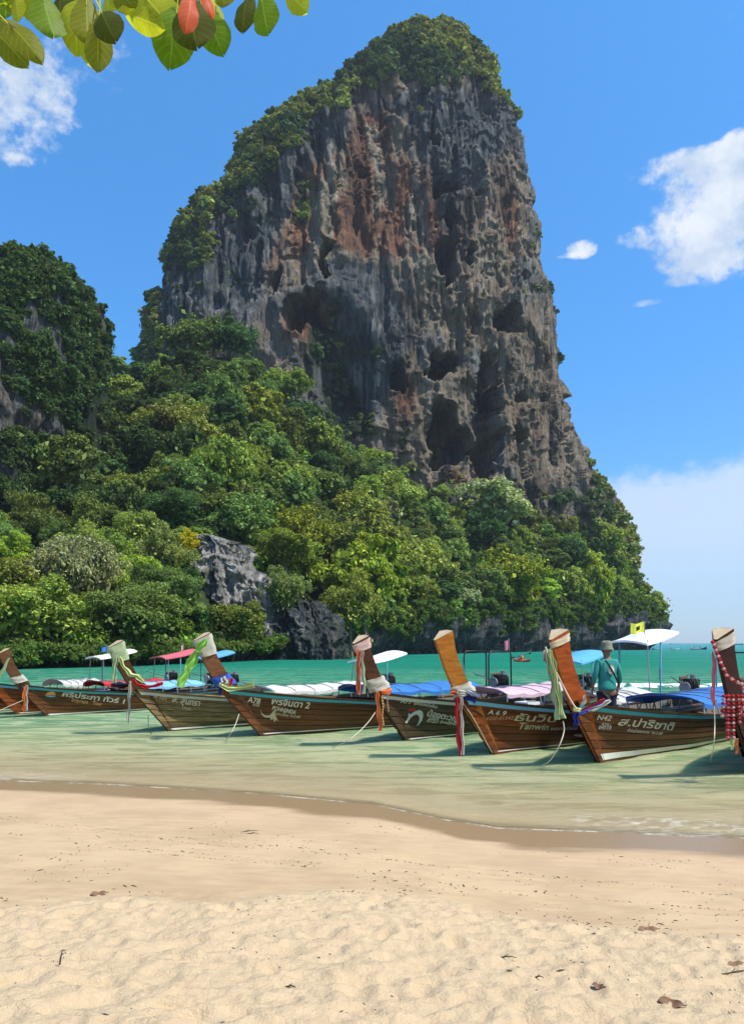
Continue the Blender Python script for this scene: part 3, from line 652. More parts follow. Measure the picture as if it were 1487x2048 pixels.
FAR = [crown_mesh('crown', 31, 17, 9500, .058), crown_mesh('crown', 32, 22, 10500, .052, .6), crown_mesh('crown', 33, 12, 9000, .060, .85, 1.5, 0, .5), crown_mesh('crown', 34, 26, 10500, .052, .5, 1.9, 0, .7),
       crown_mesh('crown', 35, 15, 9500, .054, 1.25, 2.2, 1.5, .5), crown_mesh('crown', 36, 19, 10000, .050, 1.0, 2.4, 2.0, .6), crown_mesh('crown', 38, 30, 10500, .052, .66, 1.6, 0, .72)]
FBUSH = [crown_mesh('bush_leaves', 50 + i, 9, 1500, .145, .65, 1.6, .2, .55, 4) for i in range(4)]
BUSH = [crown_mesh('bush_leaves', 20 + i, 9, 3200, .075, .65, 1.8, .3, .55, 5) for i in range(4)]
# trunk
def trunk_mesh(seed):
    r = random.Random(seed); mb = MB()
    pts = [(0, 0, -1.6)]; x = y = 0
    for i in range(1, 6): x += r.uniform(-.07, .07); y += r.uniform(-.07, .07); pts.append((x, y, -1.6 + i * .33))
    mb.tube(pts, [.06, .05, .045, .04, .032, .02], 7)
    for k in range(6):
        a = r.uniform(0, 6.28); z0 = r.uniform(-.6, -.1); l = r.uniform(.4, .65)
        mb.tube([(x * .6, y * .6, z0), (x * .6 + math.cos(a) * l * .5, y * .6 + math.sin(a) * l * .5, z0 + l * .35), (x * .6 + math.cos(a) * l, y * .6 + math.sin(a) * l, z0 + l * .75)], [.025, .016, .007], 5)
    return mb.mesh('trunk')
M_BARK = pmat('bark', (0.16, 0.135, 0.105), .95, var=.3, scale=3, spec=.1)
TRUNKS = [trunk_mesh(i) for i in range(3)]
for q in TRUNKS: q.materials.append(M_BARK)
GREEN = {'deep': (0.060, 0.104, 0.038), 'mid': (0.122, 0.178, 0.052), 'fresh': (0.208, 0.268, 0.058), 'lime': (0.245, 0.325, 0.045), 'olive': (0.165, 0.198, 0.060), 'grey': (0.240, 0.280, 0.140), 'yellow': (0.33, 0.31, 0.02)}
def plant(x, y, z, s, kind, label, group, ci=None, wide=1.0, cat='tree', name='tree'):
    t_ = empty(name, (x, y, z), random.uniform(0, 6.28), label, cat, group)
    c = link('crown', (FAR if y > 112 else CROWNS)[ci if ci is not None else random.randrange(len(CROWNS))], None, t_)
    k = GREEN[kind]; v = random.uniform(.8, 1.2)
    c.color = (k[0] * v, k[1] * v, k[2] * v, 1)
    c.scale = (s * wide, s * wide, s * random.uniform(.85, 1.5)); c.rotation_euler = (random.uniform(-.25, .25), random.uniform(-.25, .25), 0); c.location = (0, 0, s * .75)
    tr_ = link('trunk', random.choice(TRUNKS), None, t_); tr_.scale = (s, s, s); tr_.location = (0, 0, s * .75)
    return t_
def proj(x, y, z): return 743.5 + x / y * F, 1286 - (z - H0) / y * F
placed = []
def ok(x, y, z, r, f=.62):
    for (a, b_, c, q) in placed:
        if (a - x) ** 2 + (b_ - y) ** 2 + (c - z) ** 2 < ((r + q) * f) ** 2: return False
    return True
# the trees one can pick out in the photograph: px, py of crown centre, distance, radius m, colour, crown, label
SPECIAL = [
 (990, 1010, 208, 11.5, 'grey', 3, 'big pale silvery tree directly below the foot of the cliff', 1.0),
 (1015, 1165, 178, 9.5, 'lime', 6, 'broad lime green tree low on the headland above the seventh prow', 1.0),
 (725, 1160, 120, 7.0, 'lime', 5, 'feathery lime green thicket right of the pale rock outcrop', 1.15),
 (700, 1220, 112, 5.5, 'fresh', 4, 'bright green drooping tree beside the dark rock buttress', 1.0),
 (365, 1088, 101, 2.2, 'yellow', 0, 'small yellow leaved tree at the top of the grey outcrop', 1.0),
 (135, 930, 118, 5.2, 'mid', 2, 'round dark green dome shaped tree against the left crag', 1.1),
 (590, 770, 192, 6.0, 'fresh', 1, 'light green tree standing against the dark recess of the cliff', .8),
 (1305, 1215, 238, 6.5, 'fresh', 2, 'bushy green tree at the very tip of the headland', 1.0),
 (1225, 1080, 232, 5.5, 'fresh', 0, 'green tree on the right shoulder above the headland tip', 1.0),
 (165, 1150, 76, 4.4, 'grey', 3, 'pale grey green tree low at the left, left of the outcrop', 1.0),
 (35, 1180, 72, 4.0, 'fresh', 0, 'bright green tree above the water at the left edge', 1.0),
 (320, 1120, 98, 4.2, 'olive', 6, 'olive tree just left of the grey outcrop', 1.0),
 (570, 1185, 101, 3.2, 'olive', 1, 'olive bush between the pale outcrop and the dark buttress', 1.1),
 (230, 735, 186, 4.5, 'mid', 1, 'tree silhouetted in the gap between the two cliffs', 1.0),
 (385, 680, 196, 7.5, 'mid', 3, 'wide tree at the left foot of the great cliff', 1.1),
 (470, 680, 198, 6.5, 'deep', 1, 'dark wide tree beside the left foot of the great cliff', 1.1),
 (1190, 1180, 212, 6.5, 'lime', 5, 'lime tree on the headland behind the blue boat roof', 1.0),
 (575, 1100, 112, 4.4, 'fresh', 3, 'bright spreading tree right behind the top of the grey outcrop', 1.1),
 (470, 1245, 90, 3.6, 'fresh', 0, 'light green tree below the grey outcrop', 1.1),
]
for (px, py, Y, s, kind, ci, lab, wd) in SPECIAL:
    p = at(px, py, Y); plant(p.x, p.y, p.z - s * .75, s, kind, lab, None, ci, wd); placed.append((p.x, p.y, p.z, s))
cnt = 0; tries = 0
KN = {'deep': 'dark green', 'mid': 'mid green', 'fresh': 'fresh green', 'lime': 'lime green', 'olive': 'olive', 'grey': 'pale grey green'}
SHP = ['rounded', 'broad', 'compact domed', 'flat topped', 'tall drooping', 'shaggy drooping', 'many lobed']
def tree_label(kind, ci, s, px, py):
    h = next(n for lim, n in ((70, 'at the left edge'), (150, 'in front of the left crag'), (215, 'right of the left crag foot'), (290, 'below the gap between cliffs'), (350, 'above the red boat roof'),
        (420, 'left of the grey outcrop'), (500, 'straight above the grey outcrop'), (560, 'right of the grey outcrop'), (630, 'in line with the dark buttress'), (700, 'right of the dark buttress'), (770, 'above the orange ribboned prow'),
        (840, 'left of the ochre prow'), (900, 'above the ochre prow'), (960, 'above the small pink flag'), (1030, 'below the pale silvery tree'), (1090, 'above the red kayak'), (1150, 'above the pale capped red prow'),
        (1220, 'above the boatman'), (9999, 'towards the headland tip')) if px < lim)
    b_ = next(n for lim, n in ((760, 'highest up'), (840, 'high up'), (920, 'upper slope'), (1000, 'mid slope'), (1080, 'lower mid slope'), (1160, 'low slope'), (1235, 'near the shore'), (9999, 'right above the water')) if py < lim)
    sz = 'small ' if s < 3.4 else ('large ' if s > 4.9 else '')
    return f'{sz}{SHP[ci]} {KN[kind]} tree {h}, {b_}'
forest = []
while cnt < 275 and tries < 9000:
    tries += 1
    i = random.uniform(30, 500); v = random.random() ** .85
    x, y, z = (float(q) for q in hill_point(np.array(i), np.array(v)))
    px, py = proj(x, y, z)
    if px < -60 or px > 1345: continue
    if 365 < px < 575 and 1040 < py < 1300 and y < 106: continue
    if 515 < px < 700 and py > 1180: continue
    if px < 195 and py < 985 and y < 132: continue
    s = random.uniform(2.8, 6.4) * np.interp(y, [60, 110, 160, 230], [.72, .95, 1.05, 1.0]) * (1 if v < .85 else .75)
    if not ok(x, y, z + s * .75, s): continue
    if px > 1230: s *= .7
    wts = {'deep': 1.9, 'mid': 2.3, 'fresh': 1.6, 'lime': .30, 'olive': .6, 'grey': .12}
    if py < 1000: wts['deep'] += .6; wts['lime'] = .1
    if px < 420 and py < 1060: wts['deep'] += 1.5; wts['lime'] = 0
    if py > 1100: wts['fresh'] += 1.0; wts['lime'] += .45; wts['deep'] -= .7
    kind = random.choices(list(wts), list(wts.values()))[0]
    ci = random.randrange(len(CROWNS)); cp = proj(x, y, z + s * .75); plant(x, y, z - .3, s, kind, tree_label(kind, ci, s, *cp), 'trees of the slope forest', ci, random.uniform(.95, 1.25))
    placed.append((x, y, z + s * .75, s)); cnt += 1
print('trees', cnt, tries)

# ground cover and cliff greenery: nobody could count it -> instanced stuff
def gn_scatter(name, P, S, sources, label, colr):
    me = bpy.data.meshes.new(name); me.vertices.add(len(P)); me.vertices.foreach_set('co', np.asarray(P, np.float32).ravel())
    a = me.attributes.new('sc', 'FLOAT', 'POINT'); a.data.foreach_set('value', np.asarray(S, np.float32))
    o = link(name, me, M_LEAF); o.color = (*colr, 1)
    ng = bpy.data.node_groups.new(name, 'GeometryNodeTree')
    ng.interface.new_socket('Geometry', in_out='INPUT', socket_type='NodeSocketGeometry'); ng.interface.new_socket('Geometry', in_out='OUTPUT', socket_type='NodeSocketGeometry')
    N_, L_ = ng.nodes, ng.links
    gi = N_.new('NodeGroupInput'); go = N_.new('NodeGroupOutput'); jn = N_.new('GeometryNodeJoinGeometry')
    mp = N_.new('GeometryNodeMeshToPoints'); L_.new(gi.outputs[0], mp.inputs[0])
    sc = N_.new('GeometryNodeInputNamedAttribute'); sc.data_type = 'FLOAT'; sc.inputs[0].default_value = 'sc'
    gs = N_.new('GeometryNodeGeometryToInstance')
    for so in sources:
        oi = N_.new('GeometryNodeObjectInfo'); oi.inputs[0].default_value = so; oi.transform_space = 'ORIGINAL'
        L_.new(oi.outputs['Geometry'], gs.inputs[0])
    ip_ = N_.new('GeometryNodeInstanceOnPoints'); L_.new(mp.outputs[0], ip_.inputs['Points'])
    # one instance list per source, chosen by index
    js = N_.new('GeometryNodeJoinGeometry')
    N_.remove(gs)
    for so in sources:
        oi = [n for n in N_ if n.bl_idname == 'GeometryNodeObjectInfo' and n.inputs[0].default_value == so][0]
        oi.inputs['As Instance'].default_value = True
        L_.new(oi.outputs['Geometry'], js.inputs[0])
    L_.new(js.outputs[0], ip_.inputs['Instance']); ip_.inputs['Pick Instance'].default_value = True
    ri = N_.new('FunctionNodeRandomValue'); ri.data_type = 'INT'
    ins = [s_ for s_ in ri.inputs if s_.type == 'INT']; ins[0].default_value = 0; ins[1].default_value = len(sources) - 1
    L_.new([s_ for s_ in ri.outputs if s_.type == 'INT'][0], ip_.inputs['Instance Index'])
    rr = N_.new('FunctionNodeRandomValue'); rr.data_type = 'FLOAT_VECTOR'; rr.inputs[0].default_value = (-.35, -.35, 0); rr.inputs[1].default_value = (.35, .35, 6.28)
    L_.new(rr.outputs[0], ip_.inputs['Rotation']); L_.new(sc.outputs[0], ip_.inputs['Scale'])
    L_.new(ip_.outputs[0], go.inputs[0])
    N_.remove(jn)
    md = o.modifiers.new('scatter', 'NODES'); md.node_group = ng
    return tag(o, label, None, None, 'stuff')
# four low bushes at the shore supply the shapes
bsrc = []
for i, (px, Y, lab) in enumerate([(40, 64.5, 'low leafy bush on the shore rocks near the left edge'), (300, 76.5, 'low leafy bush on the shore behind the red boat roof'), (410, 86.5, 'low leafy bush at the waterline left of the tall white capped prow'), (520, 97, 'low leafy bush at the waterline beside the dark buttress')]):
    o = link('bush', BUSH[i]); o.location = ((px - 743.5) / F * Y, Y, 2.0); o.scale = (1.6, 1.6, 1.4); o.color = (*GREEN['mid'], 1)
    bsrc.append(tag(o, lab, 'bush'))
fsrc = []
for i, (px, py, Y, lab) in enumerate([(1292, 1205, 237, 'rounded bush on the rim of the headland near its tip'), (1150, 1215, 206, 'bush on the rim of the low sea cliff left of the boatman'), (930, 1235, 157, 'bush on the rim of the low sea cliff beside the ochre prow'), (790, 1240, 134, 'bush on the rim of the low sea cliff above the blue canopy')]):
    o = link('bush', FBUSH[i]); o.location = at(px, py, Y); o.scale = (2.2, 2.2, 1.9); o.color = (*GREEN['mid'], 1)
    fsrc.append(tag(o, lab, 'bush'))
def pick(mask, X, Y, Z, n, off=.3):
    m_ = mask.ravel(); idx = rng.choice(len(m_), n, p=m_ / m_.sum())
    P = np.stack([X.ravel()[idx], Y.ravel()[idx], Z.ravel()[idx]], 1); P += rng.normal(0, off, P.shape); return P
fm = TA['veg'] * (TY < YT + 6) * (TZ > 15)
P = pick(sst(fm, .3, .8) * (np.abs(fm - 1) >= 0), TX, TY, TZ, 8500)
gp = vn(P[:, 0] / 12, P[:, 2] / 12, 0, 51)
sc_ = np.exp(rng.normal(.05, .5, len(P))).clip(.35, 3.2)
sel = gp > -0.1  # noise patches split the shrubs into a dark and a lighter green
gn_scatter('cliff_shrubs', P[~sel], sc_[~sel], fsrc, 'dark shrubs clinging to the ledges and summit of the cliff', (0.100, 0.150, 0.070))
gn_scatter('cliff_shrubs', P[sel], sc_[sel], fsrc, 'lighter green shrubs on the summit and left shoulder of the cliff', (0.240, 0.280, 0.090))
P = pick(LA['veg'] * (LY_ < 158), LX_, LY_, LZ_, 4600)
gn_scatter('crag_shrubs', P, np.exp(rng.normal(-.1, .5, len(P))).clip(.35, 2.6), bsrc + fsrc, 'dark shrubs and creepers covering the left crag', (0.075, 0.122, 0.045))
n = 9000
i = rng.uniform(5, 519, n); v = rng.random(n) * 1.22
x, y, z = hill_point(i, v); P = np.stack([x, y, z + .4], 1)
px, py = proj(x, y, z); keep = ~((px > 375) & (px < 560) & (py > 1060) & (py < 1235) & (y < 106)) & ~((px > 515) & (px < 700) & (py > 1180))
P = P[keep]; gp = vn(P[:, 0] / 9, P[:, 1] / 9, 0, 52); sc_ = rng.uniform(.9, 2.5, len(P)); sel = gp > .1  # noise patches pick the lighter green plants
fr_ = P[:, 1] > 112
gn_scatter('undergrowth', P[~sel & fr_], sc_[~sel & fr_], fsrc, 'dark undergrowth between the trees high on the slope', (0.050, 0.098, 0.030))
gn_scatter('undergrowth', P[sel & fr_], sc_[sel & fr_], fsrc, 'lighter green undergrowth between the trees high on the slope', (0.140, 0.235, 0.042))
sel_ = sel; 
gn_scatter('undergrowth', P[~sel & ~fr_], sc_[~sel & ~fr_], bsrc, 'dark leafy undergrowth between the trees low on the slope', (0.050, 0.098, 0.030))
gn_scatter('undergrowth', P[sel & ~fr_], sc_[sel & ~fr_], bsrc, 'lighter green leafy undergrowth between the trees low on the slope', (0.140, 0.235, 0.042))
# fringe hanging over the sea cliff
n = 2600
i = rng.uniform(30, 505, n); k_ = i.astype(int); f_ = .55 + .6 * rng.random(n) ** .6 + .25 * vn(i / 9, 0, 0, 5)
P = np.stack([SXh[k_] + ox[k_] * rng.uniform(-1.5, 2.2, n), SYh[k_] + oy[k_] * rng.uniform(-1.5, 2.2, n), WHh[k_] * f_ + .2], 1)
gn_scatter('overhanging_creepers', P, rng.uniform(.5, 1.5, n) * np.interp(P[:, 1], [60, 230], [.7, 1.3]), bsrc, 'creepers hanging over the edge of the low sea cliff', (0.100, 0.160, 0.040))
# ================================================================== LONGTAIL BOATS
def wood_mat(name, c1, c2, c3, rough=0.45, moss=0.0, grain=1.0):
    m, t, b = new_mat(name)
    co = t.node('ShaderNodeTexCoord').outputs['Object']
    oi = t.node('ShaderNodeObjectInfo').outputs['Random']
    v = t.mapping(co, (1.2, 6, 22 * grain))
    off = t.node('ShaderNodeVectorMath', operation='ADD'); t.l.new(v, off.inputs[0])
    cmb = t.node('ShaderNodeCombineXYZ'); t.l.new(t.math('MULTIPLY', oi, 37.0), cmb.inputs[0]); t.l.new(t.math('MULTIPLY', oi, 11.0), cmb.inputs[2]); t.l.new(cmb.outputs[0], off.inputs[1])
    g1 = t.noise(off.outputs[0], 1.0, 6, .65, dist=1.2); g2 = t.noise(co, 2.2, 5, .6); g3 = t.noise(t.mapping(co, (2.5, 3, 9)), 3, 5, .7)
    c = t.mix(t.smooth(g1, .3, .7), c1, c2)
    c = t.mix(t.math('MULTIPLY', t.smooth(g2, .42, .66), .6), c, c3)
    c = t.mix(t.math('MULTIPLY', t.smooth(g3, .56, .72), .55), c, tuple(q * .28 for q in c1))
    c = t.mix(1.0, c, t.ramp(oi, [(0, (.72, .72, .72)), (1, (1.22, 1.2, 1.18))]), 'MULTIPLY')
    sp = t.node('ShaderNodeSeparateXYZ'); t.l.new(co, sp.inputs[0])
    low = t.math('SUBTRACT', 1.0, t.smooth(t.math('ADD', sp.outputs[2], t.math('MULTIPLY', t.math('SUBTRACT', g2, .5), .35)), .05, .30))  # darker towards the waterline: painted shade, plus moss on the mossy hulls
    c = t.mix(t.math('MULTIPLY', low, .45 + moss * .4), c, (0.030, 0.028, 0.016))
    t.l.new(c, b.inputs['Base Color']); b.inputs['Roughness'].default_value = rough; b.inputs['Specular IOR Level'].default_value = .22
    t.l.new(t.bump(g1, .45, .008), b.inputs['Normal'])
    return m
W = {
 'brown': wood_mat('varnished_brown_wood', (0.0798, 0.0294, 0.0099), (0.1812, 0.0717, 0.0242), (0.1160, 0.0422, 0.0143)),
 'dark': wood_mat('dark_brown_wood', (0.0522, 0.0256, 0.0121), (0.1232, 0.0640, 0.0286), (0.0754, 0.0397, 0.0187)),
 'grey': wood_mat('weathered_olive_wood', (0.1232, 0.0819, 0.0330), (0.3262, 0.2304, 0.1078), (0.2030, 0.1408, 0.0605), .85, .8),
 'olive': wood_mat('dark_olive_wood', (0.0464, 0.0333, 0.0143), (0.1131, 0.0819, 0.0374), (0.0725, 0.0525, 0.0242), .6, .3),
 'red': wood_mat('red_brown_wood', (0.1232, 0.0307, 0.0088), (0.2537, 0.0704, 0.0198), (0.1595, 0.0435, 0.0121)),
 'maroon': wood_mat('maroon_wood', (0.020, 0.005, 0.006), (0.042, 0.011, 0.011), (0.03, 0.008, 0.008)),
 'ochre': wood_mat('orange_varnished_wood', (0.34, 0.115, 0.016), (0.52, 0.215, 0.034), (0.42, 0.135, 0.018), .4, 0, .5),
 'redstem': wood_mat('red_varnished_wood', (0.2320, 0.0435, 0.0088), (0.4350, 0.1024, 0.0220), (0.2900, 0.0589, 0.0121), .4, 0, .5),
 'brownstem': wood_mat('brown_varnished_wood', (0.1232, 0.0486, 0.0231), (0.2465, 0.1024, 0.0506), (0.1595, 0.0666, 0.0330), .5, 0, .5),
 'darkstem': wood_mat('black_brown_wood', (0.0406, 0.0154, 0.0077), (0.0899, 0.0358, 0.0198), (0.0609, 0.0230, 0.0132), .5, 0, .5),
}
CM = {}
def col(name, c, rough=.6, metal=0.0, var=.1, scale=6, spec=.4):
    if name not in CM: CM[name] = pmat(name, c, rough, metal, var, scale, 0, spec)
    return CM[name]
WHITE = col('white_paint', (.72, .71, .66), .5); TEAL = col('teal_paint', (.045, .33, .40), .45); SKYB = col('sky_blue_paint', (.16, .42, .60), .5)
PALE = col('pale_grey_paint', (.52, .52, .48), .6); BLACK = col('black_metal', (.018, .018, .020), .4, .4); STEEL = col('grey_steel', (.30, .31, .32), .4, .8)
DKWOOD = col('deck_wood', (.16, .115, .075), .8, 0, .25, 4); BLUEP = col('blue_post_paint', (.10, .26, .34), .5); RUSTM = col('rusty_metal', (.17, .10, .07), .8, .3, .3)
INSIDE = col('hull_inside', (.10, .085, .065), .8, 0, .25, 3)
def cloth(name, c, trans=.25):
    if name in CM: return CM[name]
    m, t, b = new_mat(name); co = t.node('ShaderNodeTexCoord').outputs['Object']
    n = t.noise(co, 9, 4, .6); cc = t.mix(n, tuple(v * .75 for v in c), tuple(min(.95, v * 1.2) for v in c))
    t.l.new(cc, b.inputs['Base Color']); b.inputs['Roughness'].default_value = .85; b.inputs['Specular IOR Level'].default_value = .15
    tl = t.node('ShaderNodeBsdfTranslucent'); t.l.new(cc, tl.inputs[0]); mx = t.node('ShaderNodeMixShader'); mx.inputs[0].default_value = trans
    t.l.new(b.outputs[0], mx.inputs[1]); t.l.new(tl.outputs[0], mx.inputs[2]); t.l.new(mx.outputs[0], t.n['Material Output'].inputs[0])
    CM[name] = m; return m

LEN = 8.7
SX_ = np.array([-1.0, -.6, 0, 1, 2.5, 4.5, 7, 9.4]); SZ_ = np.array([1.18, 1.11, 1.00, .86, .72, .62, .60, .68]); SB_ = np.array([.045, .19, .37, .62, .82, .90, .84, .58])
def xstem(z): return np.interp(z, [-.4, 0, .5, 1.16, 1.7, 2.32], [.28, 0, -.45, -1.08, -1.42, -1.72])
def hull_pt(p, q, side=-1, off=0.0):
    """p 0..1 bow to stern, q 0..1 keel to sheer"""
    xs_ = -1.0 + (LEN + 1.0) * p
    zs = np.interp(xs_, SX_, SZ_) + .02 * np.sin(xs_ * .8); bs = np.interp(xs_, SX_, SB_)
    zb = -.38 + .12 * p
    z = zb + (zs - zb) * q
    x = xstem(z) * (1 - p) ** 1.0 + LEN * p + (1 - p) * 0
    e = .95 - .55 * min(1, p * 3.2)
    y = .035 * (1 - p) + bs * max(0.0, q) ** e * min(1, (p * 9 + .03)) ** .55
    return Vector((x, side * (y + off), z))
def solve(x, z):
    p = .1
    for _ in range(30):
        xs_ = -1 + (LEN + 1) * p; zs = np.interp(xs_, SX_, SZ_); zb = -.38 + .12 * p; q = (z - zb) / (zs - zb)
        P = hull_pt(p, min(max(q, 0), 1.02)); p = min(max(p + (x - P.x) / (LEN + 1) * .9, 0), 1)
    return p, q
class Boat: pass
def make_boat(px, py, ang, sc, label, hull='brown', stem='brownstem', rail=TEAL, canopy=None, roof=None, stripe=.05, ncan=(2.9, 6.7), roofz=1.95, roof_len=1.7, headcap=None, planks=8, roof_x=7.1):
    Y = H0 * F / (py - 1286); X = (px - 743.5) / F * Y
    B = Boat(); r = empty('longtail_boat', (X, Y, 0), R(ang), label, 'boat', 'longtail boats moored off the beach'); r.scale = (sc, sc, sc); B.root = r
    B.M = Matrix.Translation((X, Y, 0)) @ Matrix.Rotation(R(ang), 4, 'Z') @ Matrix.Scale(sc, 4)
    N = 26; ps = [(i / N) ** 1.35 for i in range(N + 1)]
    mb = MB()
    for s_ in (-1, 1):
        mb.grid([[hull_pt(p, q, s_, -.014) for p in ps] for q in np.linspace(0, 1, 9)])
    mb.grid([[hull_pt(1, q, -1, -.014), hull_pt(1, q, 1, -.014)] for q in np.linspace(0, 1, 6)], False)
    mb.grid([[hull_pt(p, 0, -1, -.014) for p in ps], [hull_pt(p, 0, 1, -.014) for p in ps]])
    h = mb.build('hull', INSIDE, r)
    qs = np.linspace(.10, .985, planks + 1)
    for s_ in (-1, 1):
        for k in range(planks):
            q0, q1 = qs[k] + .004, qs[k + 1] - .008; jit = random.uniform(0, .004)
            mb = MB(); a0 = .018 + jit
            rows = [[hull_pt(p, q0, s_, -.012) for p in ps], [hull_pt(p, q0, s_, a0 + .004) for p in ps], [hull_pt(p, (q0 + q1) / 2, s_, a0 + .002) for p in ps], [hull_pt(p, q1, s_, a0 - .004) for p in ps], [hull_pt(p, q1, s_, -.012) for p in ps]]
            for ra_, rb_ in zip(rows[:-1], rows[1:]): mb.grid([ra_, rb_])
            mb.build('plank', W[hull], h)
    # stem post : wedge section, sharp edge forward
    zs = [-.40, -.2, 0, .25, .5, .75, 1.0, 1.16, 1.32, 1.5, 1.75, 2.0, 2.25]
    secs = []
    for z in zs:
        x = float(xstem(z)); D = np.interp(z, [-.4, 0, .5, 1.1, 1.35, 2.3], [.10, .13, .24, .40, .33, .30]); ang_ = .5 if z > 1.1 else .62
        xr_, zr_ = x + D * .93, z + D * .28
        if z < 1.12:
            xr_, zr_ = x + D, z
            p_, q_ = solve(xr_, z); hw = abs(hull_pt(p_, min(max(q_, 0), 1)).y) + .030
        else: hw = np.interp(z, [1.12, 1.35, 2.3], [.20, .13, .165])
        fz = 0
        if z == zs[-1]: xr_, zr_ = x + D + .02, z + .17
        secs.append([Vector((x - .012, 0, z)), Vector((x + .012, -.028, z + .004)), Vector((xr_, -hw, zr_)), Vector((xr_ + .03, 0, zr_ + .02)), Vector((xr_, hw, zr_)), Vector((x + .012, .028, z + .004))])
    mb = MB(); n = 6
    P = [v for s_ in secs for v in s_]
    mb.add(P, [(i * n + k, (i + 1) * n + k, (i + 1) * n + (k + 1) % n, i * n + (k + 1) % n) for i in range(len(secs) - 1) for k in range(n)])
    st = mb.build('stem_post', W[stem], r)
    mb = MB(); top = secs[-1]; up = Vector((-.12, 0, .10)).normalized() * .012
    mb.add([v + up for v in top], [tuple(range(6))[::-1]]); mb.add([v + up for v in top] + [v - up * 1.5 for v in top], [(k, (k + 1) % 6, 6 + (k + 1) % 6, 6 + k) for k in range(6)])
    mb.build('end_grain_cap', headcap or col('pale_end_grain', (.38, .29, .18), .85, 0, .2, 8), st)
    B.secs = [[B.M @ v for v in s_] for s_ in secs]
    # rub rail and cap rail
    for s_ in (-1, 1):
        rows = []; rows2 = []
        pr = [.012 + (p * .985) for p in ps]
        for q, o in ((.925, .02), (.93, .052), (.985, .055), (.99, .0)): rows.append([hull_pt(p, q, s_, o) for p in pr])
        mb = MB()
        for a_, b_ in zip(rows[:-1], rows[1:]): mb.grid([a_, b_])
        mb.build('rub_rail', rail, r)
        for q, o in ((.992, .066), (1.03, .066), (1.03, -.05), (.992, -.05)): rows2.append([hull_pt(p, q, s_, o) for p in pr])
        rows2.append(rows2[0]); mb = MB()
        for a_, b_ in zip(rows2[:-1], rows2[1:]): mb.grid([a_, b_], False)
        mb.build('gunwale', W['dark'] if hull != 'grey' else W['grey'], r)
    # painted line just above the water
    for s_ in (-1, 1):
        top_ = []; bot = []
        for i, p in enumerate(ps[1:20]):
            f = 1 - i / 22; zb = -.38 + .12 * p; xs_ = -1 + (LEN + 1) * p; zt_ = np.interp(xs_, SX_, SZ_)
            q = lambda z_: (z_ - zb) / (zt_ - zb)
            bot.append(hull_pt(p, q(.045), s_, .026)); top_.append(hull_pt(p, q(.045 + stripe * f + .008), s_, .026))
        MB().grid([bot, top_]).build('waterline_stripe', WHITE, r)
    # bow deck planks, floor, benches
    for k in range(5):
        x0 = -.45 + k * .33; mb = MB(); p0, _q = solve(x0, 1); p1, _q = solve(x0 + .31, 1)
        a_ = hull_pt(p0, .93, -1, -.03); b_ = hull_pt(p1, .93, -1, -.03)
        mb.add([(a_.x, a_.y, a_.z), (b_.x, b_.y, b_.z), (b_.x, -b_.y, b_.z), (a_.x, -a_.y, a_.z), (a_.x, a_.y, a_.z - .03), (b_.x, b_.y, b_.z - .03), (b_.x, -b_.y, b_.z - .03), (a_.x, -a_.y, a_.z - .03)],
               [(0, 1, 2, 3), (7, 6, 5, 4), (0, 4, 5, 1), (1, 5, 6, 2), (2, 6, 7, 3), (3, 7, 4, 0)]).build('deck_board', DKWOOD, r)
    rows = [[], []]
    for p in np.linspace(.06, .995, 20):
        xs_ = -1 + (LEN + 1) * p; zs_ = np.interp(xs_, SX_, SZ_); zb = -.38 + .12 * p; q = (.14 - zb) / (zs_ - zb)
        a_ = hull_pt(p, q, -1, -.016); rows[0].append(a_); rows[1].append(Vector((a_.x, -a_.y, a_.z)))
    MB().grid(rows, False).build('floor', DKWOOD, r)
    for xb in (2.2, 3.3, 4.4, 5.5, 6.6):
        pb, qb = solve(xb, .42); w_ = abs(hull_pt(pb, qb).y) - .03
        MB().box((xb, 0, .42), (.30, 2 * w_, .04)).build('bench', DKWOOD, r)
    # canopy
    if canopy is not None:
        x0, x1 = ncan[0], min(ncan[1], roof_x - .1); rows = []; nn = 13
        for j in range(nn):
            a_ = -1 + 2 * j / (nn - 1); rows.append([Vector((x, a_ * .84, 0.99 + .12 * (1 - abs(a_) ** 2.6) + .022 * math.cos((x - x0) * 2 * math.pi / .95) * (1 - abs(a_)) - .05 * math.sin((x - x0) / (x1 - x0) * 3.14) - .05 * abs(math.sin((x - x0) / (x1 - x0) * 5 * 3.14159)) * (1 - .4 * abs(a_)) + .035 * vn(x * 2, a_ * 3, sc + px).item())) for x in np.linspace(x0, x1, 30)])
        mb = MB().grid(rows); mb.grid([[v - Vector((0, 0, .02)) for v in q_][::-1] for q_ in rows])
        for e in (0, -1): mb.grid([[q_[e] for q_ in rows], [q_[e] - Vector((0, 0, .02)) for q_ in rows]])
        for q_ in (rows[0], rows[-1]): mb.grid([q_, [v - Vector((0, .0, .09 + .012 * math.sin(v.x * 9))) for v in q_]])
        cn_ = mb.build('canopy', canopy, r)
        npole = 6
        for k in range(npole):
            xk = x0 + .05 + (x1 - x0 - .1) * k / (npole - 1); ph, qh = solve(xk, .6)
            for s_ in (-1, 1):
                g_ = hull_pt(ph, 1.0, s_, 0)
                MB().tube([g_, (xk, s_ * .80, .99)], .016, 6).build('canopy_pole', STEEL, cn_)
            MB().tube([(xk, a_ * .82, 0.97 + .12 * (1 - abs(a_) ** 2.6)) for a_ in np.linspace(-1, 1, 9)], .013, 6).build('canopy_hoop', STEEL, cn_)
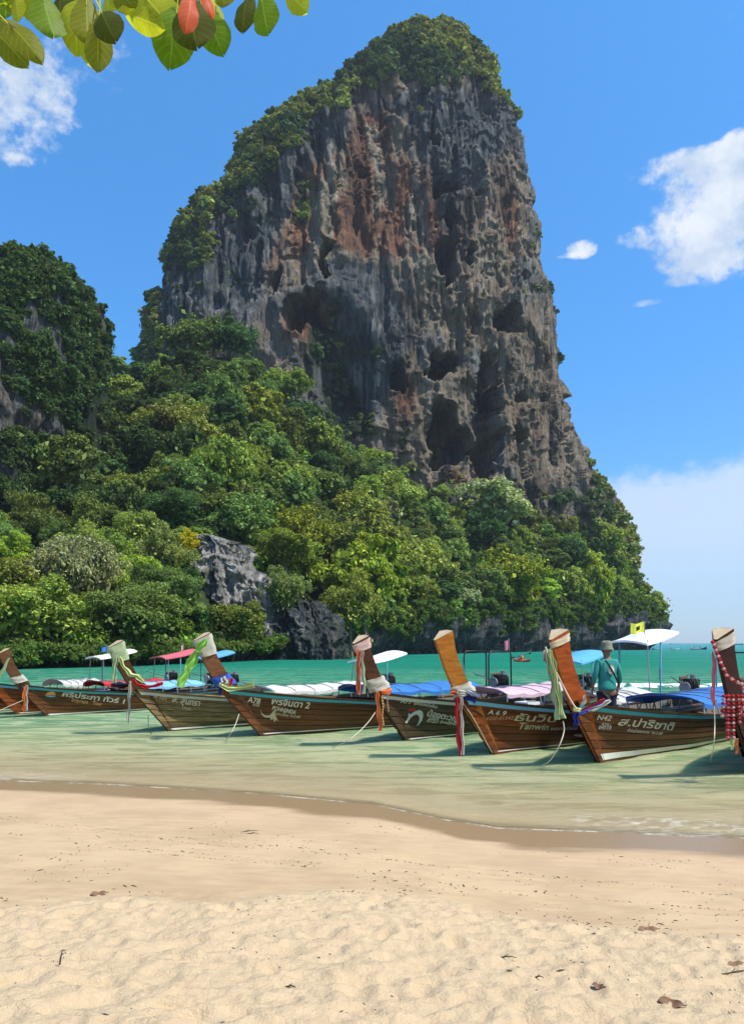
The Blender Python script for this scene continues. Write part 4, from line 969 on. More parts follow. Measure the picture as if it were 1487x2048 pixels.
    # stern roof on bent posts
    if roof is not None:
        x0 = roof_x; x1 = x0 + roof_len; rz0 = roofz - .18; rz1 = roofz + .10
        rows = [[Vector((x, y, rz0 + (rz1 - rz0) * (x - x0) / (x1 - x0) + .09 * (1 - (y / .62) ** 2) - .03 * math.sin((x - x0) * 2.2))) for x in np.linspace(x0, x1, 10)] for y in np.linspace(-.6, .6, 8)]
        mb = MB().grid(rows); mb.grid([[v - Vector((0, 0, .035)) for v in q_][::-1] for q_ in rows])
        for q_ in (rows[0], rows[-1]): mb.grid([q_, [v - Vector((0, 0, .05)) for v in q_]])
        for e in (0, -1): mb.grid([[q_[e] for q_ in rows], [q_[e] - Vector((0, 0, .05)) for q_ in rows]])
        rf = mb.build('stern_roof', roof, r)
        for s_ in (-1, 1):
            xk = roof_x + .75; g_ = Vector((xk, s_ * .55, .66)); tz = rz0 + (rz1 - rz0) * .45
            MB().tube([g_, (xk, s_ * .55, tz - .10), (xk + .03, s_ * .5, tz - .03), (xk + .5, s_ * .45, tz + .05)], .022, 7).build('roof_post', BLUEP, rf)
            MB().tube([(xk - .6, s_ * .6, .62), (xk - .55, s_ * .5, tz - .04)], .016, 7).build('roof_post', STEEL, rf)
    # engine with its long tail shaft
    ex = 8.45
    mb = MB().box((ex, 0, 1.00), (.46, .30, .28)).box((ex + .02, 0, 1.18), (.40, .20, .10)).box((ex - .05, .0, .82), (.5, .12, .12))
    en = mb.build('engine', BLACK, r)
    MB().tube([(ex - .24, 0, 1.0), (ex - .31, 0, 1.0)], .15, 14).build('flywheel', STEEL, en)
    mb = MB()
    for k in range(4): mb.tube([(ex - .14 + k * .11, .12, 1.2), (ex - .14 + k * .11, .20, 1.28), (ex - .10 + k * .11, .23, 1.12)], .022, 6)
    mb.tube([(ex - .16, .22, 1.12), (ex + .24, .22, 1.12), (ex + .32, .2, 1.3)], .03, 7); mb.build('exhaust', RUSTM, en)
    MB().tube([(ex + .1, -.06, 1.22), (ex + .1, -.06, 1.34)], .085, 12).build('air_filter', STEEL, en)
    mb = MB()
    for k in range(5): mb.tube([(ex - .2 + .09 * k, -.15, 1.12), (ex - .18 + .08 * k, -.22, 1.2 + .03 * (k % 2)), (ex - .1 + .08 * k, -.16, .92)], .014, 5)
    mb.build('hose', BLACK, en)
    MB().tube([(ex + .2, 0, .95), (ex + 1.2, .1, .75), (ex + 3.6, .3, .28)], [.035, .028, .02], 8).build('tail_shaft', STEEL, en)
    MB().tube([(ex - .2, 0, 1.05), (ex - .9, -.1, 1.2), (ex - 1.35, -.15, 1.33)], .018, 6).build('tiller', STEEL, en)
    MB().tube([(ex, 0, .6), (ex, 0, .88)], .06, 8).build('engine_mount', STEEL, en)
    MB().tube([(7.0, .1, .2), (7.02, .1, 1.0), (6.96, .1, 1.55)], .015, 6).build('mast', STEEL, r)
    return B
RED = cloth('red_canvas', (.50, .045, .05), .15); BLU = cloth('blue_canvas', (.050, .185, .50), .2); LBL = cloth('light_blue_canvas', (.22, .48, .68), .2)
WHT = cloth('white_canvas', (.66, .64, .60), .25); PNK = cloth('faded_pink_canvas', (.66, .46, .54), .25)
boats = {}
boats['L0'] = make_boat(-48, 1426, 50, .86, 'mostly hidden brown boat at the very left edge, white canopy showing', 'red', 'redstem', SKYB, WHT, col('white_roof', (.74, .74, .68), .5), roofz=2.1, roof_x=4.6)
boats['L1'] = make_boat(34, 1429, 48, .86, 'brown boat cut by the left edge of the photo, pale cloth at its bow', 'red', 'redstem', SKYB, RED, col('faded_red_roof', (.52, .10, .12), .5), roofz=2.1, stripe=.02, roof_x=5.7)
boats['B1'] = make_boat(93, 1433, 50, .84, 'brown boat with sunset emblem and white Thai name, orange ribbon on its prow', 'brown', 'brownstem', TEAL, LBL, col('blue_white_roof', (.10, .30, .62), .5), roofz=2.1, stripe=.045, roof_x=6.4)
boats['B2'] = make_boat(337, 1463, 45, .93, 'weathered olive plank boat numbered 101 with pale cloth capped prow', 'grey', 'dark', PALE, WHT, col('white_tin_roof', (.76, .76, .74), .4), stripe=.04, roofz=1.9)
boats['B3'] = make_boat(520, 1472, 39, 1.0, 'dark brown boat A78 with teal rail and green white cloth on its tall prow', 'brown', 'brownstem', TEAL, BLU, None, stripe=.018)
boats['B4'] = make_boat(810, 1483, 46, .97, 'dark olive boat A79 with leaping fish emblem and orange garlands', 'olive', 'darkstem', PALE, PNK, col('blue_tin_roof', (.10, .33, .66), .4), stripe=.02, roofz=1.85)
boats['B5'] = make_boat(985, 1508, 42, 1.0, 'red brown boat A69 with bright ochre prow and red white ribbon', 'red', 'ochre', SKYB, WHT, col('silver_roof', (.72, .74, .76), .35), stripe=.014, roofz=2.36, roof_len=1.6, roof_x=5.0)
boats['B6'] = make_boat(1195, 1525, 46, 1.0, 'warm brown boat N42 with white waterline band and striped sash', 'brown', 'redstem', TEAL, BLU, None, stripe=.12)
boats['B7'] = make_boat(1502, 1546, 46, 1.0, 'maroon boat at the right edge, its prow hung with red white garlands', 'maroon', 'maroon', PALE, WHT, None, stripe=.02)
# bare roof frames (no sheet) for the boats whose stern posts carry only a bar
for key, ht in (('B3', 1.95), ('B6', 1.95)):
    r_ = boats[key].root
    for s_ in (-1, 1):
        MB().tube([(7.4, s_ * .5, .62), (7.4, s_ * .5, ht - .12), (7.48, s_ * .5, ht), (8.3, s_ * .5, ht), (8.38, s_ * .5, ht - .1), (8.4, s_ * .5, .66)], .024, 8).build('roof_frame', BLUEP if key == 'B6' else BLACK, r_)
    MB().tube([(7.9, -.5, ht), (7.9, .5, ht)], .02, 6).build('roof_frame', BLACK, r_)

# ------------------------------------------------------------------ lettering painted on the hulls
CREAM = col('cream_lettering', (.66, .60, .46), .6); YELW = col('yellowed_lettering', (.56, .47, .27), .6); ORNG = col('orange_lettering', (.60, .28, .12), .6)
def hull_find(B, px, py):
    best = None; inv = None
    for p in np.linspace(.0, .55, 90):
        for q in np.linspace(.3, 1, 40):
            L_ = hull_pt(p, q, -1, .025); Wd = B.M @ L_; a_, b_ = proj(Wd.x, Wd.y, Wd.z); d_ = (a_ - px) ** 2 + (b_ - py) ** 2
            if best is None or d_ < best: best = d_; inv = L_
    return inv
def outline_to_hull(B, verts, faces, px, py, px2, py2, hpx, name, mat):
    """flat lettering laid on the curved planks, between two spots of the hull"""
    V = np.array(verts, float); w_ = V[:, 0].max() - V[:, 0].min(); h_ = V[:, 1].max()
    A = hull_find(B, px, py); C_ = hull_find(B, px2, py2)
    D = math.hypot(C_.x - A.x, C_.z - A.z); kx = D / w_
    Yd = (B.M @ A).y; hm = hpx / F * Yd; ky = hm / h_
    dx, dz = (C_.x - A.x) / D, (C_.z - A.z) / D
    out_ = []
    for v in V:
        t_ = (v[0] - V[:, 0].min()) * kx; u = v[1] * ky
        x = A.x + dx * t_ + u * .06; z = A.z + dz * t_ + u
        p, q = solve(x, z); out_.append(hull_pt(p, min(q, 1.0), -1, .0275))
    me = bpy.data.meshes.new(name); me.from_pydata(out_, [], faces); me.update()
    return link(name, me, mat, B.root)
def text_geo(s):
    cu = bpy.data.curves.new('t', 'FONT'); cu.body = s; cu.resolution_u = 3; cu.offset = .018
    ob = bpy.data.objects.new('t', cu); COL.objects.link(ob); bpy.context.view_layer.update()
    dg = bpy.context.evaluated_depsgraph_get(); me = ob.evaluated_get(dg).to_mesh()
    bm = bmesh.new(); bm.from_mesh(me); bmesh.ops.triangulate(bm, faces=bm.faces)
    V = [v.co.copy() for v in bm.verts]; Fs = [tuple(v.index for v in f.verts) for f in bm.faces]; bm.free()
    ob.evaluated_get(dg).to_mesh_clear(); bpy.data.objects.remove(ob); bpy.data.curves.remove(cu)
    return V, Fs
def paint(key, s, px, py, px2, py2, h, mat=None, name='lettering'):
    V, Fs = text_geo(s)
    if V: outline_to_hull(boats[key], V, Fs, px, py, px2, py2, h, name, mat or CREAM)
paint('B1', 'ศรีประภา ทัวร์ 1', 124, 1393, 247, 1409, 13); paint('B1', 'Sriprapa   Tour', 141, 1403, 204, 1412, 8, ORNG); paint('B1', '24750', 77, 1379, 91, 1381, 6, ORNG)
paint('B2', 'A 101', 307, 1396, 332, 1399, 8, YELW); paint('B2', 'ส. สุนทรา', 343, 1403, 397, 1413, 11); paint('B2', '24.6.60', 362, 1416, 380, 1420, 5, YELW)
paint('B3', 'A78', 495, 1403, 519, 1406, 11); paint('B3', 'พรจินดา 2', 540, 1409, 616, 1419, 13, CREAM); paint('B3', 'POHNJINDA', 543, 1420, 592, 1428, 8); paint('B3', 'จดทะเบียน 16·2·60', 546, 1429, 597, 1437, 6, YELW)
paint('B3', '6238', 506, 1411, 519, 1413, 5, YELW); paint('B3', 'เรือนำเที่ยว', 512, 1392, 536, 1396, 6, YELW)
paint('B4', 'A79', 799, 1404, 820, 1407, 10); paint('B4', 'น้องตะวุญ', 852, 1431, 912, 1444, 14); paint('B4', 'รุ่งเรืองนำเที่ยว', 825, 1408, 872, 1417, 7); paint('B4', '5202', 856, 1439, 875, 1441, 5); paint('B4', '01237', 853, 1444, 874, 1447, 6); paint('B4', 'รุ่งอนุรักษ์', 880, 1445, 912, 1450, 6)
paint('B5', 'A 6 9', 975, 1428, 1012, 1430, 9); paint('B5', '6250-01342', 970, 1438, 1024, 1440, 7, ORNG); paint('B5', 'ธันวิน', 1028, 1441, 1108, 1445, 16, YELW); paint('B5', 'Tanwin', 1030, 1457, 1093, 1460, 13, YELW); paint('B5', 'จดทะเบียน', 1098, 1460, 1150, 1461, 7)
paint('B6', 'N42', 1193, 1439, 1221, 1441, 10); paint('B6', '6751', 1203, 1450, 1220, 1452, 6); paint('B6', '04510', 1197, 1456, 1221, 1458, 7); paint('B6', 'ส.ปาริชาติ', 1235, 1450, 1343, 1461, 17); paint('B6', 'จำหน่ายอาหาร 16·2·60', 1252, 1462, 1320, 1470, 7)
# emblems
def arc_shape(r0, r1, a0, a1, cx=0, cy=0, n=14):
    V = []; Fs = []
    for i in range(n + 1):
        a_ = a0 + (a1 - a0) * i / n; V += [(cx + r0 * math.cos(a_), cy + r0 * math.sin(a_)), (cx + r1 * math.cos(a_), cy + r1 * math.sin(a_))]
    Fs = [(2 * i, 2 * i + 1, 2 * i + 3, 2 * i + 2) for i in range(n)]
    return V, Fs
V, Fs = arc_shape(0.01, 1, 0, math.pi); outline_to_hull(boats['B1'], V, Fs, 92, 1389, 110, 1391, 9, 'sun_emblem', col('sunset_orange', (.75, .30, .06), .6))
V, Fs = arc_shape(.01, 1, math.pi, 2 * math.pi); V = [(a_, b_ * .5 + .6) for a_, b_ in V]; outline_to_hull(boats['B1'], V, Fs, 91, 1393, 111, 1395, 4, 'sea_emblem', SKYB)
def poly(pts): return [tuple(p) for p in pts], [tuple(range(len(pts)))]
fish = [(0, .15), (.10, .45), (.05, .72), (.18, .62), (.35, .80), (.6, .92), (.82, .82), (.95, .60), (1.0, .36), (.9, .1), (.8, -.02), (.84, .22), (.82, .42), (.7, .58), (.55, .66), (.4, .6), (.25, .4), (.12, .1)]
V, Fs = poly([(x * 1, y * 1.0) for x, y in fish]); outline_to_hull(boats['B4'], V, Fs, 808, 1450, 838, 1453, 34, 'fish_emblem', PALE)
V, Fs = poly([(0, 0), (.3, .5), (.9, .6), (1, .35), (.6, 0)]); outline_to_hull(boats['B4'], V, Fs, 813, 1422, 828, 1424, 7, 'fish_emblem', RED)
eag = [(0, .95), (.12, .62), (.32, .48), (.5, .52), (.62, .9), (.72, 1.0), (.7, .7), (.78, .5), (1.0, .1), (.86, .22), (.8, .0), (.72, .26), (.6, .16), (.55, .34), (.3, .32), (.1, .55)]
V, Fs = poly(eag); outline_to_hull(boats['B3'], V, Fs, 516, 1440, 556, 1444, 26, 'bird_emblem', YELW)

# ------------------------------------------------------------------ cloths, ribbons and garlands on the prows
def strip(name, pts, w, mat, Y, label, cat='ribbon', group=None, fold=.35, parent=None, thick=.006, dy=0.0):
    """cloth strip hung through photo positions at the distance of its prow"""
    P = [at(x, y, (Y[i] if isinstance(Y, (list, tuple)) else Y)) for i, (x, y) in enumerate(pts)]
    # resample
    Q = []
    for i in range(len(P) - 1):
        for k in range(6): Q.append(P[i].lerp(P[i + 1], k / 6))
    Q.append(P[-1]); n = len(Q); G = []; c = 7; ph = random.uniform(0, 6)
    for j in range(c):
        row = []
        for i, q in enumerate(Q):
            t_ = (Q[min(i + 1, n - 1)] - Q[max(i - 1, 0)]).normalized(); sd = t_.cross(Vector((0, 1, 0))).normalized()
            ww = w * (1 + .22 * math.sin(i * .7 + ph)) * (.75 if i < 2 else 1); a_ = (j / (c - 1) - .5)
            row.append(q + sd * a_ * ww + Vector((0, 1, 0)) * (ww * fold * math.sin(a_ * 11 + ph + i * .15) + dy) + Vector((.01 * math.sin(i * .9 + ph), 0, 0)))
        G.append(row)
    mb = MB().grid(G); mb.grid([[v + Vector((0, thick, 0)) for v in r_][::-1] for r_ in G])
    for r_ in (G[0], G[-1]): mb.grid([r_, [v + Vector((0, thick, 0)) for v in r_]])
    o = mb.build(name, mat, parent)
    return o if parent is not None else tag(o, label, cat, group)
def knot(px, py, Y, rx, mat, label, name='cloth_knot', parent=None, sq=.8):
    mb = MB(); c = at(px, py, Y); k = rx / F * Y
    for i in range(4):
        a0 = random.uniform(0, 6.28); tilt = random.uniform(-.5, .5); pts = []
        for j in range(13):
            a_ = a0 + j / 12 * 2 * math.pi
            pts.append(c + Vector((math.cos(a_) * k * (.9 + .1 * i), math.sin(a_) * k * .7, (math.sin(a_ + 1) * tilt + (i - 1.5) * .32) * k * sq)))
        mb.tube(pts, k * .27, 7)
    o = mb.build(name, mat, parent)
    return o if parent is not None else tag(o, label, 'cloth')
def wrap(B, i0, t0, i1, t1, off, mat, name, label, parent=None):
    """cloth wound round the stem post between two of its sections"""
    S0 = [a_.lerp(b_, t0) for a_, b_ in zip(B.secs[i0], B.secs[i0 + 1])]; S1 = [a_.lerp(b_, t1) for a_, b_ in zip(B.secs[i1], B.secs[i1 + 1])]
    G = []
    for k in range(7):
        f = k / 6; ring = [a_.lerp(b_, f) for a_, b_ in zip(S0, S1)]; c = sum(ring, Vector()) / 6
        dense = []
        for j in range(6):
            for s_ in range(4): dense.append(ring[j].lerp(ring[(j + 1) % 6], s_ / 4))
        G.append([p + (p - c).normalized() * (off * (1 + .5 * math.sin(j * 1.3 + k * 1.9))) for j, p in enumerate(dense + [dense[0]])])
    o = MB().grid(G).build(name, mat, parent)
    return o if parent is not None else tag(o, label, 'cloth')
LG = cloth('pale_green_cloth', (.50, .62, .36), .35); BG = cloth('bright_green_cloth', (.42, .78, .18), .35); CW = cloth('white_cloth', (.62, .59, .50), .3); OR = cloth('orange_cloth', (.82, .22, .07), .3)
RD = cloth('red_cloth', (.55, .03, .04), .2); NV = cloth('navy_cloth', (.025, .035, .22), .15); BC = cloth('blue_cloth', (.05, .12, .55), .2); YG = cloth('yellow_green_cloth', (.62, .68, .28), .3); PK = cloth('pink_cloth', (.78, .28, .32), .35)
def Yp(key, i): return B_(key).secs[i][1].y
def B_(k): return boats[k]
y1 = Yp('B1', 7); y2 = Yp('B2', 7); y3 = Yp('B3', 7); y4 = Yp('B4', 7); y5 = Yp('B5', 7); y6 = Yp('B6', 7); y7 = Yp('B7', 7)
def h(k): return B_(k).secs[-1][1].y - .06
strip('prow_ribbon', [(19, 1316), (8, 1338), (-4, 1362)], .07, LG, h('B1'), 'pale green ribbon slanting off the leftmost prow top')
strip('prow_ribbon', [(54, 1370), (50, 1385), (50, 1405), (49, 1425)], .09, OR, y1 - .15, 'narrow orange ribbon hanging from the leftmost whole prow')
strip('prow_ribbon', [(56, 1370), (54, 1390), (54, 1408), (53, 1422)], .05, CW, y1 - .16, 'narrow white ribbon beside the short orange ribbon at far left')
wrap(B_('B1'), 7, .3, 8, .6, .03, CW, 'prow_cloth', 'cream cloth knotted round the neck of the leftmost whole prow')
wrap(B_('L1'), 7, .3, 8, .8, .03, CW, 'prow_cloth', 'cream cloth round the prow cut by the left edge')
wrap(B_('B2'), 10, .45, 11, .97, .022, LG, 'prow_cloth', 'pale green white cloth capping the second prow, above boat 101')
strip('prow_ribbon', [(234, 1311), (231, 1330), (229, 1350), (228, 1366)], .11, LG, h('B2'), 'pale green ribbon hanging straight from the cloth cap above boat 101')
strip('prow_ribbon', [(238, 1314), (248, 1335), (262, 1350), (275, 1352), (288, 1364)], .09, YG, h('B2') + .05, 'pale green ribbon looping down along the prow above boat 101')
strip('prow_ribbon', [(264, 1360), (275, 1370), (292, 1374), (312, 1371), (326, 1366)], .08, RD, y2 - .2, 'red sash lying over the bow of boat 101')
strip('prow_ribbon', [(262, 1362), (260, 1390), (258, 1420), (256, 1446)], .075, CW, y2 - .22, 'long white ribbon hanging from the bow of boat 101 to the water')
wrap(B_('B3'), 10, .5, 11, .97, .022, CW, 'prow_cloth', 'white green cloth capping the tall prow of boat A78')
strip('prow_ribbon', [(414, 1280), (404, 1290), (394, 1304)], .14, BG, h('B3') - .05, 'bright green band crossing the white cap of the A78 prow')
strip('prow_ribbon', [(395, 1302), (384, 1325), (370, 1350), (358, 1374)], .19, BG, h('B3'), 'broad bright green ribbon blowing from the A78 prow')
wrap(B_('B3'), 7, .1, 8, .5, .03, BC, 'prow_cloth', 'blue white cloth tied round the neck of the A78 prow')
strip('prow_ribbon', [(446, 1354), (452, 1364), (448, 1374)], .15, CW, y3 - .28, 'white part of the tricolour bow on the A78 prow')
strip('prow_ribbon', [(462, 1356), (462, 1366), (456, 1373)], .08, RD, y3 - .26, 'red part of the tricolour bow on the A78 prow')
strip('prow_ribbon', [(438, 1368), (455, 1377), (480, 1376), (508, 1370)], .10, YG, y3 - .32, 'yellow green sash round the bow deck of A78')
strip('prow_ribbon', [(442, 1374), (440, 1384), (438, 1391)], .07, NV, y3 - .3, 'short navy tail under the A78 bow knot')
wrap(B_('B4'), 11, .25, 11, .9, .018, cloth('faded_pink_cloth', (.72, .50, .44), .3), 'prow_cloth', 'faded pink white band round the top of the A79 prow')
strip('prow_ribbon', [(716, 1299), (716, 1325), (715, 1355), (717, 1390)], .075, OR, h('B4'), 'long orange ribbon hanging from the A79 prow top')
strip('prow_ribbon', [(721, 1300), (719, 1330), (720, 1355), (719, 1389)], .04, PK, h('B4') - .03, 'thin pink ribbon beside the long orange one on the A79 prow')
strip('prow_ribbon', [(724, 1300), (724, 1325), (727, 1355), (728, 1388)], .06, LG, h('B4') + .02, 'pale green ribbon hanging from the A79 prow top')
wrap(B_('B4'), 7, .15, 8, .75, .045, CW, 'prow_cloth', 'cream cloth wound round the neck of the A79 prow')
knot(772, 1384, y4 - .25, 8, OR, 'orange bow knotted on the A79 bow')
strip('prow_ribbon', [(753, 1383), (755, 1405), (758, 1435), (761, 1462)], .085, OR, y4 - .28, 'orange ribbon hanging low from the A79 bow')
def garland(pts, Y, dia, c1, c2, label, step=.75, tube_w=1.0):
    P = [at(x, y, Y if not isinstance(Y, (list, tuple)) else Y[i]) for i, (x, y) in enumerate(pts)]
    t_ = empty('flower_garland', P[0], 0, label, 'garland')
    me1 = bead_mesh(); n = 0
    for a_, b_ in zip(P[:-1], P[1:]):
        L = (b_ - a_).length; k = max(1, int(L / (dia * step * .8)))
        for i in range(k):
            q = a_.lerp(b_, i / k); o = bpy.data.objects.new('flower', BEADS[c1 if n % 2 == 0 else c2]); COL.objects.link(o); o.parent = t_; o.location = q - P[0]
            o.rotation_euler = (b_ - a_).to_track_quat('Z', 'Y').to_euler(); o.scale = (dia * tube_w * 1.05, dia * .6, dia * .62); n += 1
    return t_
BEADS = {}
def bead_mesh():
    if BEADS: return
    for nm, mt in (('red', cloth('garland_red', (.42, .03, .035), .2)), ('white', cloth('garland_pale_pink', (.66, .40, .36), .3)), ('orange', OR), ('pink', cloth('garland_pink', (.60, .16, .17), .3)), ('yellow', YG)):
        mb = MB(); r_ = random.Random(3); rows = []
        for i in range(5):
            a_ = math.pi * (i + .5) / 5; rows.append([Vector((math.sin(a_) * .5 * math.cos(b_) * (1 + .15 * math.cos(5 * b_)), math.sin(a_) * .5 * math.sin(b_) * (1 + .15 * math.cos(5 * b_)), math.cos(a_) * .5)) for b_ in np.linspace(0, 2 * math.pi, 11)])
        mb.grid(rows, False); mb.add(rows[0][:-1], [tuple(range(10))]); mb.add(rows[-1][:-1], [tuple(range(10))[::-1]])
        m_ = mb.mesh('flower'); m_.materials.append(mt); BEADS[nm] = m_
garland([(763, 1393), (766, 1410), (764, 1430), (767, 1452)], y4 - .3, .05, 'orange', 'yellow', 'orange and yellow flower garland hanging from the A79 bow')
garland([(776, 1390), (774, 1402), (776, 1415), (777, 1425)], y4 - .3, .04, 'white', 'pink', 'short white flower garland at the right of the A79 bow')
knot(925, 1387, y5 - .2, 8, CW, 'white pink cloth knotted at the foot of the ochre prow')
strip('prow_ribbon', [(900, 1386), (908, 1384), (914, 1388)], .09, OR, y5 - .1, 'small orange cloth behind the knot of the ochre prow')
wrap(B_('B5'), 7, .2, 8, .3, .03, CW, 'prow_cloth', 'white cloth wound round the foot of the ochre prow')
strip('prow_ribbon', [(925, 1390), (938, 1396), (952, 1400)], .12, NV, y5 - .22, 'navy sash folded over the bow of boat A69')
strip('prow_ribbon', [(932, 1380), (944, 1386), (956, 1392)], .08, cloth('pale_blue_cloth', (.55, .62, .72), .3), y5 - .26, 'pale blue sash end on the bow of boat A69')
strip('prow_ribbon', [(914, 1394), (915, 1430), (918, 1470), (920, 1512)], .085, RD, y5 - .3, 'long dark red ribbon hanging to the water from the ochre prow')
strip('prow_ribbon', [(921, 1394), (922, 1430), (924, 1470), (925, 1510)], .06, CW, y5 - .31, 'long white ribbon hanging to the water from the ochre prow')
hb = h('B6')
strip('prow_ribbon', [(1096, 1298), (1101, 1330), (1108, 1370), (1114, 1405), (1121, 1438)], .15, LG, hb, 'long pale green bundle of ribbons hanging from the N42 prow')
strip('prow_ribbon', [(1099, 1300), (1107, 1340), (1115, 1385), (1122, 1430)], .06, YG, hb - .04, 'yellow green ribbon in front of the pale bundle on the N42 prow')
strip('prow_ribbon', [(1091, 1300), (1089, 1312), (1093, 1324)], .09, CW, hb + .05, 'scrap of white cloth under the top of the N42 prow')
wrap(B_('B6'), 11, .45, 11, .85, .012, cloth('straw_band', (.66, .56, .38), .2), 'prow_cloth', 'straw coloured band round the top of the N42 prow')
knot(1153, 1420, y6 - .28, 6, YG, 'small pale yellow knot at the bow of boat N42')
strip('prow_ribbon', [(1156, 1424), (1180, 1414), (1200, 1404), (1208, 1398)], .055, RD, y6 - .22, 'red stripe of the sash over the N42 bow')
strip('prow_ribbon', [(1158, 1427), (1182, 1418), (1204, 1407), (1214, 1400)], .06, BC, y6 - .24, 'blue stripe of the sash over the N42 bow')
strip('prow_ribbon', [(1176, 1422), (1196, 1415), (1212, 1406), (1220, 1400)], .07, CW, y6 - .26, 'white stripe of the sash over the N42 bow')
strip('prow_ribbon', [(1168, 1390), (1168, 1402), (1160, 1414)], .06, CW, y6 - .2, 'white cloth running up the inside of the N42 prow')
strip('prow_ribbon', [(1152, 1424), (1150, 1438), (1153, 1452)], .09, NV, y6 - .3, 'short navy cloth hanging under the N42 knot')
# right edge prow
h7 = h('B7')
wrap(B_('B7'), 11, .3, 11, .9, .016, cloth('dusty_cap_cloth', (.52, .46, .38), .2), 'prow_cloth', 'dusty beige band round the top of the maroon prow')
garland([(1424, 1284), (1430, 1300), (1440, 1325), (1452, 1350), (1468, 1362), (1482, 1368)], h7 - .1, .085, 'red', 'white', 'red and white garland wound down the maroon prow', .62)
garland([(1482, 1368), (1488, 1385), (1480, 1400), (1486, 1420), (1482, 1440)], y7 - .3, .09, 'white', 'pink', 'white pink garland at the right edge of the frame')
strip('prow_ribbon', [(1425, 1304), (1427, 1340), (1424, 1375), (1427, 1412)], .05, PK, h7 - .05, 'long pink ribbon hanging left of the maroon prow')
for i, (x0, dx, n_) in enumerate([(1446, -4, 5), (1455, 0, 9), (1464, 1, 9), (1474, 4, 6), (1482, 6, 4)]):
    garland([(x0, 1392), (x0 + dx * .6, 1392 + n_ * 6), (x0 + dx, 1392 + n_ * 10)], y7 - .36 - .01 * i, .082, 'red', 'pink' if i % 2 else 'white', ['outermost left', 'second', 'middle', 'fourth', 'outermost right'][i] + ' strand of the red garland curtain on the maroon bow', .8)
strip('prow_ribbon', [(1461, 1478), (1463, 1488), (1464, 1500)], .045, YG, y7 - .38, 'yellow tassel under the garland curtain of the maroon bow')
strip('prow_ribbon', [(1471, 1478), (1472, 1490), (1473, 1508)], .04, OR, y7 - .38, 'orange tassel under the garland curtain of the maroon bow')
# ropes
ROPE = col('pale_rope', (.58, .52, .40), .9); DROPE = col('dark_rope', (.10, .10, .08), .9)
def rope(pts, Ys, mat, label, r_=.011):
    P = [at(x, y, Y) for (x, y), Y in zip(pts, Ys)]; Q = []
    for i in range(len(P) - 1):
        p0 = P[max(i - 1, 0)]; p1 = P[i]; p2 = P[i + 1]; p3 = P[min(i + 2, len(P) - 1)]
        for k in range(6):
            t_ = k / 6; Q.append(.5 * ((2 * p1) + (p2 - p0) * t_ + (2 * p0 - 5 * p1 + 4 * p2 - p3) * t_ * t_ + (3 * p1 - p0 - 3 * p2 + p3) * t_ ** 3))
    Q.append(P[-1]); return tag(MB().tube(Q, r_, 6).build('mooring_rope', mat, None), label, 'rope')
wY = lambda py: H0 * F / (py - 1286)
rope([(752, 1422), (732, 1449), (700, 1478), (664, 1496)], [y4 - .25, y4 - .5, y4 - .9, wY(1498)], ROPE, 'pale mooring rope running from the A79 bow down into the water', .008)
rope([(297, 1430), (297, 1445), (298, 1458), (303, 1468)], [y2 - .15, y2 - .2, y2 - .3, wY(1470)], DROPE, 'thin dark rope dropping from the bow of boat 101')
rope([(478, 1428), (472, 1446), (462, 1466), (452, 1480)], [y3 - .25, y3 - .4, y3 - .6, wY(1482)], ROPE, 'thin rope from the A78 bow to the water', .008)
rope([(1125, 1442), (1127, 1462), (1118, 1490), (1100, 1520), (1083, 1531)], [hb, hb, hb - .1, hb + .1, wY(1533)], ROPE, 'pale rope curving from the green ribbons to the water', .009)
rope([(1427, 1412), (1428, 1450), (1426, 1490), (1418, 1529)], [h7 - .05, h7 - .02, h7, wY(1531)], ROPE, 'thin pale rope under the long pink ribbon', .008)
rope([(1090, 1294), (1100, 1320), (1120, 1362), (1140, 1400), (1152, 1418)], [hb - .02, hb, hb + .15, y6 - .3, y6 - .32], ROPE, 'tan rope stretched along the front edge of the N42 prow', .013)
rope([(912, 1382), (925, 1405), (948, 1440), (975, 1490), (984, 1506)], [y5 - .1, y5 - .2, y5 + .05, y5 + .4, wY(1508) - .05], ROPE, 'thin rope along the stem of the ochre prow', .007)
rope([(-6, 1424), (20, 1412), (46, 1401)], [y1 - .4, y1 - .3, y1 - .2], ROPE, 'pale rope crossing the bows at the far left', .009)

# ------------------------------------------------------------------ people (one continuous skinned body each)
def skin_body(name, J, E, mat, parent=None, sub=2, root=0):
    me = bpy.data.meshes.new(name); me.from_pydata([j[:3] for j in J], E, []); o = link(name, me, mat, parent)
    md = o.modifiers.new('skin', 'SKIN'); me.skin_vertices or None
    for i, j in enumerate(J):
        sv = me.skin_vertices[0].data[i]; sv.radius = (j[3], j[4] if len(j) > 4 else j[3]); sv.use_root = (i == root)
    md.use_smooth_shade = True
    s_ = o.modifiers.new('sub', 'SUBSURF'); s_.levels = sub; s_.render_levels = sub
    return o
SKIN = col('brown_skin', (.20, .105, .065), .6); SHIRT = col('teal_shirt', (.022, .22, .19), .85, 0, .22, 5); NAVY = col('navy_trousers', (.012, .016, .035), .85); HAT = col('camouflage_cloth', (.15, .17, .12), .9, 0, .5, 40)
pY = 14.9
base = at(1213, 1286, pY)
pr = empty('person', (base.x, pY, .42), R(8), 'man seen from behind in a teal long sleeved shirt, standing between boats', 'person')
